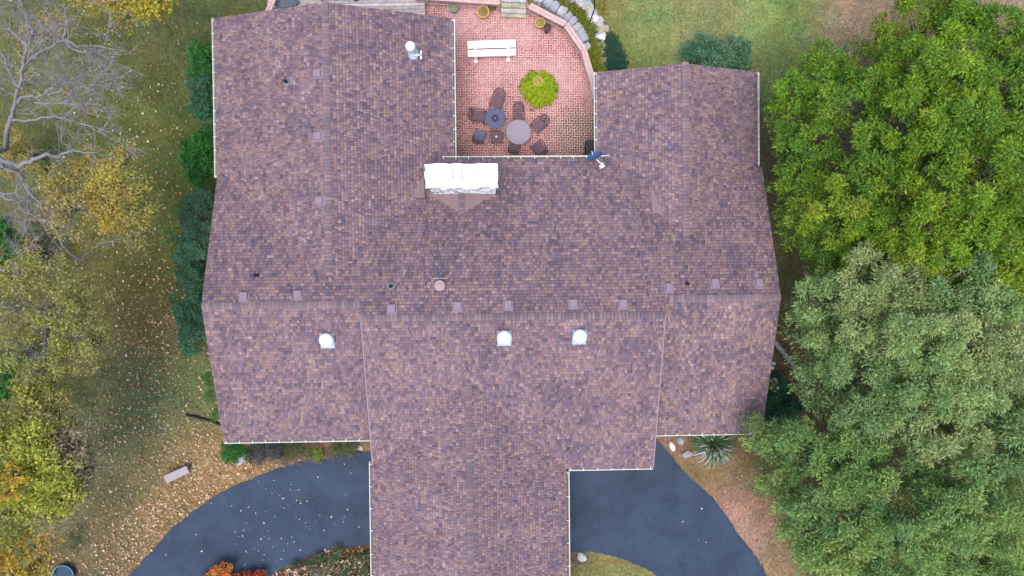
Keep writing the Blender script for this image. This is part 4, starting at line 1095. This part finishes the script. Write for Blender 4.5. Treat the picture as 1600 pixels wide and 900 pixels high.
# ------------------------------------------------------------------ concrete bench on the lawn
c = at(276, 741, .4); t = empty('stone_bench', (c.x, c.y, 0), rad(24)); tag(t, 'plain grey concrete bench on the leaf-strewn lawn by the driveway', 'bench')
bm = bmesh.new(); add_box(bm, (0, 0, .40), (1.08, .34, .07)); bmesh.ops.bevel(bm, geom=list(bm.edges), offset=.01, segments=1, affect='EDGES'); obj('seat', bm, M_CONC, t)
for sx in (-.36, .36): bm = bmesh.new(); add_box(bm, (sx, 0, .18), (.12, .28, .37)); obj('leg', bm, M_CONC, t)

# rocks ------------------------------------------------------------
rock('rock', 375, 718, .50, .30, .25, M_ROCKG, 'grey rock in front of the bright green clump at the left front corner', rz=.5, seed=2)
rock('rock', 371, 724, .42, .16, .12, M_ROCK, 'flat pale stone lying just below the grey rock at the left corner', rz=.1, seed=5)
rock('rock', 562, 700, .30, .22, .2, M_ROCK, 'small pale stone tucked at the end of the left front gutter', rz=.1, seed=9)
rock('rock', 1051, 698, .26, .48, .2, M_ROCKW, 'bright white rock on the mulch beside the right driveway corner', rz=.4, seed=3)
rock('rock', 1064, 689, .32, .38, .3, M_ROCKG, 'upper of two grey rocks left of the tall ornamental grass', rz=.1, seed=4)
rock('rock', 1074, 710, .46, .32, .25, M_ROCKG, 'lower grey rock left of the tall ornamental grass', rz=.3, seed=6)
rock('rock', 909, 871, .38, .5, .25, M_ROCK, 'pale rock in the corner of the lower right island bed', rz=.6, seed=8)
rock('rock', 493, 897, .38, .4, .25, M_ROCK, 'pale rock at the bottom edge in the leafy left island bed', rz=.6, seed=12)
rock('rock', 562, 899, .4, .3, .25, M_ROCKG, 'blue-grey rock in the left island bed beside the garage gutter', rz=.2, seed=14)
rock('rock', 1209, 592, .16, .14, .1, M_ROCKW, 'small white stone by the right house wall above the flowers', seed=15)
# stone edging on the right
eg = empty('stone_edging', at(1232, 556, 0)); tag(eg, 'diagonal row of pale edging stones leading off the right house wall', 'edging')
for k in range(8):
    t_ = k / 7; rock('edging_stone', 1212 + 36 * t_, 536 + 44 * t_, .34, .2, .14, M_ROCK, rz=-.9 + random.uniform(-.1, .1), seed=30 + k, parent=eg)

# ------------------------------------------------------------------ shrubs by the house
DG = [(.07, .20, .11), (.11, .27, .15), (.045, .14, .08), (.16, .34, .18)]
BG = [(.06, .24, .05), (.09, .32, .07), (.04, .15, .04), (.12, .36, .10)]
TG = [(.09, .22, .145), (.14, .30, .19), (.05, .14, .10), (.18, .30, .20)]
shrub('fern_shrub', 'bright green feathery shrub beside the upper left gutter', [(316, 85, 1.0, .55), (318, 108, 1.1, .6), (323, 100, 1.1, .5)], 1900, BG, None, .16, .035, clumps=26)
shrub('evergreen_shrub', 'dark evergreen shrub below the upper bright green one at the left wall', [(316, 135, 1.1, .62), (318, 160, 1.0, .6), (322, 178, .9, .5)], 2000, DG, None, .12, .035)
shrub('palm_leaved_shrub', 'light green long-leaved shrub midway along the left gutter', [(313, 222, 1.0, .6), (312, 248, 1.0, .65), (318, 272, .9, .55), (305, 240, .9, .5)], 1100, BG, None, .34, .045, clumps=14, cr=.42)
shrub('evergreen_shrub', 'bluish dark evergreen where the left roof edge bends outward', [(315, 318, 1.1, .6), (310, 345, 1.1, .68), (307, 372, 1.0, .68)], 2000, TG + DG[:1], None, .13, .035)
shrub('evergreen_shrub', 'dark evergreen shrub halfway down the left wall', [(303, 400, 1.1, .72), (304, 432, 1.1, .7), (299, 420, .8, .5)], 2000, TG + DG, None, .13, .035)
shrub('evergreen_shrub', 'lowest large dark evergreen shrub by the left roof peak', [(300, 468, 1.2, .74), (303, 500, 1.2, .74), (306, 528, 1.0, .66), (297, 490, .9, .6)], 2000, DG + TG[1:2], None, .13, .035)
shrub('grass_clump', 'thin strip of green weeds along the lower left rake wall', [(330, 590, .15, .4), (335, 620, .15, .35), (340, 648, .2, .35)], 900, BG, None, .14, .02, flat=.4, stems=False, cat='weeds')
shrub('green_clump', 'bright green leafy clump below the left front gutter corner', [(360, 702, .2, .38), (372, 706, .2, .36), (390, 707, .15, .3), (354, 711, .15, .26), (366, 713, .15, .28)], 2200, BG, None, .10, .035, flat=.6)
shrub('grey_lavender', 'grey lavender-like shrub beneath the left front gutter', [(405, 706, .35, .5), (420, 702, .35, .5), (432, 700, .3, .4)], 2400, [(.12, .13, .13), (.18, .18, .18), (.07, .09, .09)], None, .12, .02, flat=.6)
shrub('strap_grass', 'olive strap-leaved plants under the middle of the left front gutter', [(455, 700, .2, .4), (475, 702, .2, .35), (530, 700, .15, .35), (550, 699, .15, .3)], 1500, [(.10, .15, .06), (.16, .20, .09), (.28, .26, .15)], None, .22, .018, flat=.5, stems=False, cat='plant')
shrub('dry_grass_row', 'row of dry beige grasses between the left front gutter and drive', [(440, 712, .15, .42), (462, 710, .15, .42), (490, 707, .15, .4), (515, 703, .15, .35), (545, 701, .12, .3)], 1500, [(.40, .30, .24), (.30, .24, .17), (.22, .2, .12)], None, .24, .014, flat=.4, stems=False, cat='ornamental grass')
shrub('yellow_tuft', 'small yellow-green tuft in the dry grasses by the left drive', [(496, 709, .2, .26)], 3000, [(.34, .42, .08), (.25, .36, .06)], None, .12, .02, stems=False, cat='plant')
shrub('rear_shrub', 'blue-green bush behind the right wing, left of its roof peak side', [(1086, 90, .9, .62), (1100, 82, 1.1, .72), (1108, 96, 1.0, .6)], 1900, [(.10, .25, .15), (.14, .31, .19), (.06, .17, .10), (.22, .40, .24)], None, .12, .045)
shrub('rear_shrub', 'blue-green bush behind the right wing, nearer its upper right corner', [(1128, 90, 1.0, .62), (1144, 86, 1.1, .7), (1150, 98, .9, .6), (1158, 76, .8, .4)], 1900, [(.11, .26, .15), (.15, .33, .18), (.06, .17, .10), (.24, .42, .24)], None, .12, .045)
# tall ornamental grass (arching blades with pale plumes)
c = at(1112, 690, .3); t = empty('ornamental_grass', (c.x, c.y, 0)); tag(t, 'big arching clump of ornamental grass with pale plumes by the right drive', 'ornamental grass')
bm = bmesh.new(); bm2 = bmesh.new()
for i in range(900):
    a = random.uniform(0, 6.283); L_ = random.uniform(.4, 1.15); h = random.uniform(.6, 1.15); w_ = random.uniform(.014, .026)
    dx_, dy_ = math.cos(a), math.sin(a); r0 = random.uniform(0, .15); pl = bm2 if i % 9 == 0 or (dy_ < -.4 and i % 3 == 0) else bm
    prev = None
    for k in range(6):
        u = k / 5; x_ = dx_ * (r0 + L_ * u ** 1.1); y_ = dy_ * (r0 + L_ * u ** 1.1); z_ = .02 + h * (1 - (1 - u * 1.35) ** 2) * .9 if u < .75 else h * .9 - (u - .75) * h * 1.3
        ww = w_ * (1 - u * .85) * (2.2 if pl is bm2 and u > .55 else 1); cur = (pl.verts.new((x_ - dy_ * ww, y_ + dx_ * ww, z_)), pl.verts.new((x_ + dy_ * ww, y_ - dx_ * ww, z_)))
        if prev: pl.faces.new((prev[0], prev[1], cur[1], cur[0]))
        prev = cur
obj('blade', bm, mat('grass_blade_green', (.075, .16, .065), .6, var=.5, scale=5, transl=.2), t)['kind'] = 'stuff'
obj('plume', bm2, mat('grass_plume', (.42, .38, .34), .9, var=.25, scale=9), t)['kind'] = 'stuff'
# flower bed on the right
shrub('flowering_bush', 'dark green bush with a few white and yellow blooms by the right wall', [(1214, 600, .5, .5), (1207, 618, .5, .5), (1222, 612, .4, .45)], 1700, DG + [(.07, .16, .04)], None, .13, .045)
t = empty('flower_cluster', at(1210, 608, .9)); tag(t, 'white and yellow blooms beside the right house wall', 'flowers')
for (x, y, cc) in ((1209, 601, 0), (1215, 606, 0), (1205, 606, 1), (1210, 611, 1), (1214, 597, 1), (1206, 596, 1), (1211, 593, 0), (1207, 575, 0), (1209, 568, 0)):
    q = at(x, y, .85) - t.location; bm = bmesh.new()
    for k in range(8):
        a = k * .785; add_box(bm, (math.cos(a) * .04, math.sin(a) * .04, .01), (.07, .035, .008), a)
    add_lathe(bm, [(.025, .005), (.02, .03)], 8); obj('bloom', bm, M_WHITE if cc == 0 else mat('yellow_petals', (.55, .55, .10), .6), t, (q.x, q.y, q.z))
shrub('dark_shrub', 'very dark low shrub in the shade of the right front corner', [(1222, 640, .5, .6), (1208, 648, .4, .5), (1240, 628, .5, .55)], 1500, DG[:3], None, .13, .05)
shrub('edge_shrub', 'dark shrub at the foot of the big green tree on the right', [(1240, 222, .8, .6), (1236, 240, .7, .45)], 1500, TG + DG, None, .12, .045)
# island bed plants
shrub('island_cover', 'dark juniper ground cover sprinkled with leaves in the left island bed', [(530, 872, .2, .55), (560, 880, .2, .6), (500, 885, .2, .6), (575, 895, .2, .5), (540, 895, .2, .6), (470, 892, .15, .5)], 1400, [(.10, .19, .09), (.14, .22, .10), (.07, .15, .10), (.40, .24, .14)], None, .10, .03, flat=.35, stems=False, cat='ground cover')
RED = [(.78, .14, .06), (.80, .30, .07), (.62, .08, .07), (.70, .44, .10), (.42, .32, .07)]
shrub('red_maple', 'orange and red maple top poking in at the bottom edge of the drive', [(345, 899, .5, .42), (332, 910, .5, .5), (352, 889, .6, .26), (360, 918, .5, .36)], 2000, RED, (4, 4, 2, 3, 2), .10, .06, cat='tree')
shrub('red_bush', 'small crimson bush at the bottom edge between drive and island bed', [(392, 906, .35, .4), (406, 902, .35, .35), (378, 907, .35, .35)], 1900, [(.60, .05, .06), (.50, .10, .06), (.30, .22, .04)], (4, 2, 2), .09, .05)

# blue tarp-covered object lower-left
c = at(98, 900, .3); t = empty('garden_tub', (c.x, c.y, 0)); tag(t, 'dark blue round tub with a lighter rim under the lower left trees', 'tub')
bm = bmesh.new(); add_lathe(bm, [(.40, 0), (.45, .3), (.43, .3), (.40, .12), (.05, .11)], 30); obj('body', bm, M_BLUE, t)
bm = bmesh.new(); add_tube(bm, [(.455 * math.cos(k * math.pi / 16), .455 * math.sin(k * math.pi / 16), .3) for k in range(33)], .016, 6, False); obj('rim', bm, mat('pale_blue_rim', (.16, .34, .50), .5), t)

# ------------------------------------------------------------------ trees on the right
G1 = [(.20, .38, .035), (.12, .28, .05), (.29, .44, .03), (.07, .19, .06), (.46, .54, .05), (.44, .40, .08)]
tree('broadleaf_tree', 'large vivid green tree filling the upper right of the yard', 'tree', tuple(at(1460, 230, 0).xy),
     [(1254, 140, 5.8, 1.1), (1238, 175, 5.4, .8, .7), (1292, 105, 6.0, 1.05, .85), (1330, 165, 7, 1.4), (1285, 215, 6.4, 1.3), (1268, 268, 5.8, 1.0), (1268, 330, 5.6, 1.1), (1316, 320, 6.8, 1.4), (1300, 385, 6.0, 1.1), (1396, 62, 6.6, .9, .8), (1440, 30, 7.2, 1.2, .8), (1390, 120, 7.4, 1.3),
      (1460, 110, 8.4, 1.5), (1530, 65, 8.2, 1.4, .9), (1590, 95, 8.6, 1.5), (1510, 160, 9.2, 1.5), (1410, 190, 8.4, 1.4), (1380, 255, 7.8, 1.4), (1465, 235, 9.4, 1.4), (1560, 200, 9.4, 1.6), (1625, 170, 9, 1.5), (1370, 330, 7.4, 1.3), (1440, 315, 8.6, 1.4),
      (1520, 290, 9.2, 1.5), (1600, 290, 9.2, 1.6), (1345, 400, 6.6, 1.2), (1425, 385, 7.8, 1.4), (1500, 370, 8.6, 1.4), (1580, 375, 8.6, 1.6), (1570, 440, 7.8, 1.3), (1640, 380, 8.4, 1.6), (1500, 440, 7.4, 1.2), (1310, 440, 5.4, 1.0), (1640, 60, 8, 1.4), (1500, 10, 7.4, 1.1, .7)],
     4300, G1, (26, 24, 19, 14, 11, 3), .165, .045, M_BARK3, .2, under=.22, clumps=24, cr=.33, flat=.9)
G2 = [(.29, .45, .15), (.20, .36, .14), (.41, .53, .20), (.13, .26, .13), (.56, .60, .26), (.47, .46, .21)]
tree('willow_oak', 'pale grey-green tree right of the house, below the vivid green one', 'tree', tuple(at(1440, 560, 0).xy),
     [(1290, 460, 6.2, 1.1, .9), (1345, 440, 7.2, 1.25), (1410, 440, 8, 1.3), (1470, 440, 8.2, 1.3), (1525, 470, 8, 1.2), (1275, 505, 5.8, .9, .8), (1300, 545, 6.4, 1.15), (1350, 500, 7.4, 1.3), (1355, 575, 7.4, 1.3), (1425, 510, 8.4, 1.4), (1490, 530, 8.6, 1.4), (1560, 540, 8.2, 1.4),
      (1290, 595, 6.0, 1.05), (1420, 590, 8.0, 1.3), (1490, 610, 8.4, 1.4), (1570, 620, 8.2, 1.5), (1630, 560, 8, 1.4), (1330, 640, 6.8, 1.2), (1400, 650, 7.6, 1.3), (1470, 680, 8, 1.4), (1435, 715, 7, 1.1), (1550, 690, 8.2, 1.5), (1630, 660, 8, 1.5)],
     4200, G2, (24, 24, 20, 12, 14, 6), .155, .042, M_BARK3, .18, under=.22, clumps=24, cr=.35, flat=.9)
G3 = [(.25, .41, .12), (.17, .34, .12), (.37, .49, .14), (.11, .24, .11), (.54, .58, .18)]
tree('willow_oak', 'green tree with yellow tips leaning over the front right roof corner and drive', 'tree', tuple(at(1380, 800, 0).xy),
     [(1212, 700, 5.6, .95), (1250, 700, 6.2, 1.1), (1200, 672, 5.2, .5, .8), (1300, 720, 7, 1.25), (1365, 740, 7.6, 1.3), (1226, 765, 5.4, .95), (1275, 785, 6.4, 1.2), (1250, 830, 5.8, 1.1), (1340, 800, 7.6, 1.4), (1410, 800, 8.2, 1.4), (1480, 780, 8.4, 1.4), (1550, 790, 8.6, 1.5), (1620, 760, 8.4, 1.5),
      (1310, 860, 6.6, 1.2), (1280, 885, 5.4, .8, .8), (1380, 870, 7.4, 1.4), (1460, 860, 8.2, 1.4), (1540, 870, 8.4, 1.5), (1610, 860, 8.4, 1.5), (1340, 930, 6.8, 1.2), (1430, 940, 7.6, 1.3), (1520, 940, 8, 1.4), (1600, 950, 8, 1.4)],
     4200, G3, (24, 22, 22, 10, 15), .155, .042, M_BARK3, .18, under=.22, clumps=24, cr=.35, flat=.9)

# ------------------------------------------------------------------ trees on the left
Y1 = [(.56, .46, .09), (.46, .41, .10), (.64, .47, .06), (.36, .34, .10), (.48, .37, .20)]
BRN = [(.36, .28, .20), (.30, .25, .18), (.44, .36, .22), (.24, .24, .10)]
ORA = [(.66, .40, .04), (.60, .30, .05), (.62, .50, .06)]
YGR = [(.50, .54, .07), (.40, .46, .08), (.60, .58, .12), (.28, .33, .06)]
Y2 = [(.40, .42, .10), (.30, .33, .10), (.50, .46, .09), (.40, .33, .20), (.24, .24, .10)]
Y3 = [(.42, .44, .09), (.32, .34, .08), (.53, .52, .10), (.22, .25, .07), (.42, .35, .18)]
tree('yellowing_tree', 'sparse yellowing tree crown alone on the left lawn', 'tree', tuple(at(200, 330, 0).xy),
     [(115, 285, 5.6, .9), (150, 270, 6, 1.0), (190, 285, 6, .95), (120, 330, 5.8, 1.0), (165, 320, 6.4, 1.1), (205, 325, 5.8, .8), (150, 365, 5.4, .8, .7), (200, 370, 5.2, .55, .7), (95, 305, 5.2, .7, .7), (205, 240, 5, .5, .5), (228, 308, 5.2, .35)],
     2100, Y1, (5, 5, 2, 4, 4), .12, .055, M_BARK, .13, clumps=30, cr=.34, twigs=4)
tree('thinning_tree', 'thinning olive-yellow tree with bare grey twigs at the left edge', 'tree', tuple(at(100, 480, 0).xy),
     [(40, 430, 6.6, 1.0, .9), (90, 440, 6.8, 1.0), (130, 470, 6.4, .95), (30, 480, 7, 1.1, .6), (85, 500, 7.4, 1.1, .6), (140, 510, 6.6, 1.0), (160, 535, 6, .6), (60, 545, 6.8, 1.1, .6), (115, 555, 6.4, 1.0, .9), (20, 540, 6.4, 1.0, .7), (60, 590, 6.0, .8, .8), (50, 610, 5.6, .6, .8, YGR), (85, 605, 5.4, .5, .8, YGR)],
     2100, Y2, (5, 5, 3, 4, 3), .12, .05, M_BARK, .15, clumps=30, cr=.32, twigs=6)
tree('olive_tree', 'dense olive-yellow tree at the lower left edge', 'tree', tuple(at(120, 720, 0).xy),
     [(50, 660, 6.6, 1.1), (95, 655, 6.2, 1.0), (20, 700, 7, 1.0), (60, 695, 7.2, 1.0, 1, YGR), (90, 720, 7, .9, 1, YGR), (128, 690, 6.4, .9, .7, BRN), (135, 735, 6.2, .8, .8, BRN), (110, 690, 6.6, .7, .8, BRN), (30, 755, 7, 1.0, 1, YGR), (75, 765, 7, 1.0, 1, YGR), (105, 770, 6.4, .8, 1, YGR), (130, 765, 6, .6), (50, 800, 6.2, .9), (95, 800, 5.8, .6, .8, BRN), (-20, 740, 7, 1.3), (-10, 660, 6.6, 1.1), (10, 810, 6, .9), (70, 625, 6, .7), (42, 735, 7.6, .35, 1, ORA), (18, 768, 7.6, .35, 1, ORA), (20, 748, 7.8, .3, 1, YGR)],
     2300, Y3, (5, 5, 4, 3, 3), .13, .065, M_BARK2, .2, clumps=32, cr=.36)
tree('golden_tree', 'orange-gold tree in the very lower left corner', 'tree', tuple(at(60, 880, 0).xy),
     [(25, 850, 5.6, .8, .9), (60, 850, 5.6, .7), (20, 890, 5.6, .9), (60, 893, 5.0, .6, .8), (-15, 870, 5.6, .9), (30, 920, 5.4, .9)],
     1700, [(.66, .48, .05), (.66, .38, .05), (.46, .42, .08), (.34, .28, .12)], (4, 2, 3, 3), .12, .06, M_BARK2, .13, clumps=24, cr=.32)
tree('golden_tree', 'yellow and orange tree hanging into the top left edge', 'tree', tuple(at(215, -20, 0).xy),
     [(170, 0, 5.8, .8), (215, -5, 6, .9), (250, 5, 5.8, .75), (235, 22, 5.4, .5, .9), (190, 20, 5.4, .55, .6), (150, -15, 5.8, .9), (265, 14, 5.3, .35)],
     1900, [(.66, .52, .07), (.48, .46, .07), (.68, .42, .06), (.36, .38, .07)], (4, 4, 2, 3), .13, .065, M_BARK2, .13, clumps=24, cr=.34)
tree('young_tree', 'small yellow leafed tree seen through the bare branches at upper left', 'tree', tuple(at(90, 60, 0).xy),
     [(75, 38, 3.5, .7), (85, 32, 3.8, .5), (95, 25, 3.4, .45), (60, 60, 3.2, .6, .6), (110, 60, 3, .6, .4), (40, 90, 3.2, .7, .4), (180, 65, 2.5, .6, .4), (45, 135, 3.2, .7, .35)],
     1100, Y1 + [(.55, .42, .1)], None, .12, .05, M_BARK, .08, clumps=18, cr=.3)
shrub('laurel_bush', 'green bush at the left edge beneath the thinning tree', [(8, 375, 2, .8), (20, 395, 2, .7), (5, 405, 2, .6)], 1700, BG[:3] + [(.12, .24, .05)], None, .12, .05)
shrub('laurel_bush', 'green bush at the left edge just above the olive tree', [(8, 590, 2, .8), (25, 575, 2, .6), (5, 560, 2.2, .7)], 1600, BG[:3], None, .12, .05)
shrub('ochre_brush', 'ochre undergrowth at the left edge below the broken grey limb', [(15, 430, 2.4, .8), (45, 400, 2, .6), (30, 250, 2, .8), (12, 225, 2.4, .8)], 900, Y1, None, .11, .045)
shrub('weed_patch', 'low green weeds in the lawn right of the olive tree', [(128, 622, .2, .5), (108, 600, .2, .5), (110, 850, .12, .4), (125, 840, .1, .4)], 500, [(.15, .22, .09), (.11, .17, .07), (.2, .24, .1)], None, .10, .03, flat=.3, stems=False, cat='weeds')
shrub('weed_patch', 'faint green weeds in the lawn near the middle left shrubs', [(283, 330, .12, .4), (275, 370, .12, .45), (272, 470, .1, .35)], 500, BG, None, .12, .025, flat=.3, stems=False, cat='weeds')

# bare grey tree: hand placed limbs, branching twigs
def bare_tree():
    b = at(6, 235, 0); t = empty('bare_tree', (b.x, b.y, 0)); tag(t, 'leafless pale grey tree with fine twigs along the upper left edge', 'tree')
    bm = bmesh.new(); bt = bmesh.new(); o0 = Vector((b.x, b.y, 0))
    def twig(p, d, L_, r, depth):
        n = 3; pts = [p]; rs = [r]; dd = d.copy()
        for i in range(n):
            dd = (dd + Vector((random.gauss(0, .20), random.gauss(0, .20), random.gauss(0, .12)))).normalized(); pts.append(pts[-1] + dd * L_ / n); rs.append(r * (1 - .22 * (i + 1)))
        add_tube(bt, pts, rs, 3 if r < .03 else 5, False)
        if depth > 0:
            for k in range(random.choice((2, 3, 3, 4))):
                i = random.choice((1, 1, 2, 2, 3)); ax = Vector((random.gauss(0, 1), random.gauss(0, 1), random.gauss(0, .6)))
                nd = (dd + ax.normalized() * random.uniform(.55, .95)).normalized(); twig(pts[i], nd, L_ * random.uniform(.55, .8), max(r * .55, .007), depth - 1)
    limbs = [
        ([(6, 235, 0.0), (8, 232, 3), (12, 205, 5.2), (18, 180, 6), (24, 160, 6.6), (32, 120, 7.2), (38, 85, 7.6), (55, 50, 8), (66, 30, 8.2)], .105),
        ([(18, 188, 6), (40, 188, 6.4), (70, 183, 6.8), (100, 185, 7), (118, 192, 7), (145, 198, 7)], .05),
        ([(20, 165, 6.4), (45, 150, 6.8), (70, 148, 7), (95, 142, 7.1), (120, 150, 7)], .06),
        ([(34, 100, 7.2), (60, 82, 7.6), (100, 65, 8), (130, 72, 8), (165, 70, 8)], .055),
        ([(38, 85, 7.6), (48, 60, 8), (42, 30, 8.3), (30, 5, 8.5)], .05),
        ([(70, 148, 7), (95, 125, 7.4), (130, 138, 7.4), (150, 137, 7.4)], .05),
        ([(100, 65, 8), (102, 30, 8.3), (112, 5, 8.5)], .05),
        ([(28, 140, 6.8), (5, 90, 7.2), (-15, 60, 7.4)], .07),
        ([(100, 60, 8), (125, 82, 8), (160, 78, 7.9)], .05),
        ([(45, 75, 7.8), (20, 50, 8), (5, 40, 8)], .06),
        ([(55, 160, 6.8), (100, 158, 7), (108, 155, 7.1), (120, 150, 7.2)], .05),
        ([(6, 235, 4.0), (-10, 245, 5), (5, 262, 5.8), (28, 268, 6.1), (45, 300, 6.2), (75, 340, 6.2), (95, 380, 6.1), (118, 402, 6.0), (134, 411, 5.9)], .10),
        ([(-10, 245, 5), (32, 258, 6.4), (60, 245, 6.6), (90, 243, 6.6), (118, 237, 6.6), (146, 239, 6.5)], .10),
        ([(75, 340, 6.2), (85, 338, 6.2), (100, 348, 6)], .07),
        ([(0, 305, 6.1), (22, 312, 6.2), (45, 335, 6.2), (75, 343, 6.1)], .055), ([(-5, 300, 6.4), (25, 304, 6.4), (50, 315, 6.3), (66, 318, 6.2)], .045),
        ([(28, 268, 6.1), (45, 290, 6.2), (60, 312, 6.2)], .04), ([(118, 402, 6.0), (119, 411, 5.9), (116, 416, 5.8)], .04), ([(-5, 262, 6), (12, 264, 6.2), (28, 270, 6.2)], .06),
        ([(-10, 420, 6), (12, 418, 6.2), (35, 395, 6.4)], .05),
        ([(45, 300, 6.2), (42, 340, 5.5), (38, 370, 5)], .05),
    ]
    for pts, r in limbs:
        q = [at(*p) - o0 for p in pts]; sm = smooth_poly(q, 4); n = len(sm)
        for i_ in range(1, n): sm[i_] = sm[i_] + Vector((random.gauss(0, .035), random.gauss(0, .035), random.gauss(0, .02)))
        add_tube(bm, sm, [max(r * (1 - .78 * i / (n - 1)), .012) for i in range(n)], 7)
        big = r > .09 and pts[0][2] > 3.5
        for i in range(n // 3 if not big else n // 2, n):
            if random.random() < (.40 if big else .72):
                d = (sm[i] - sm[i - 1]).normalized(); ax = Vector((random.gauss(0, 1), random.gauss(0, 1), random.gauss(0, .5))).normalized()
                twig(sm[i], (d + ax * .9).normalized(), random.uniform(.5, 1.2) if not big else random.uniform(.3, .7), .018 if not big else .012, 3 if not big else 1)
    obj('trunk', bm, M_BARK, t, smooth=True); obj('twig', bt, mat('pale_twig_bark', (.26, .24, .245), .95, var=.25, scale=3), t)['kind'] = 'stuff'
bare_tree()
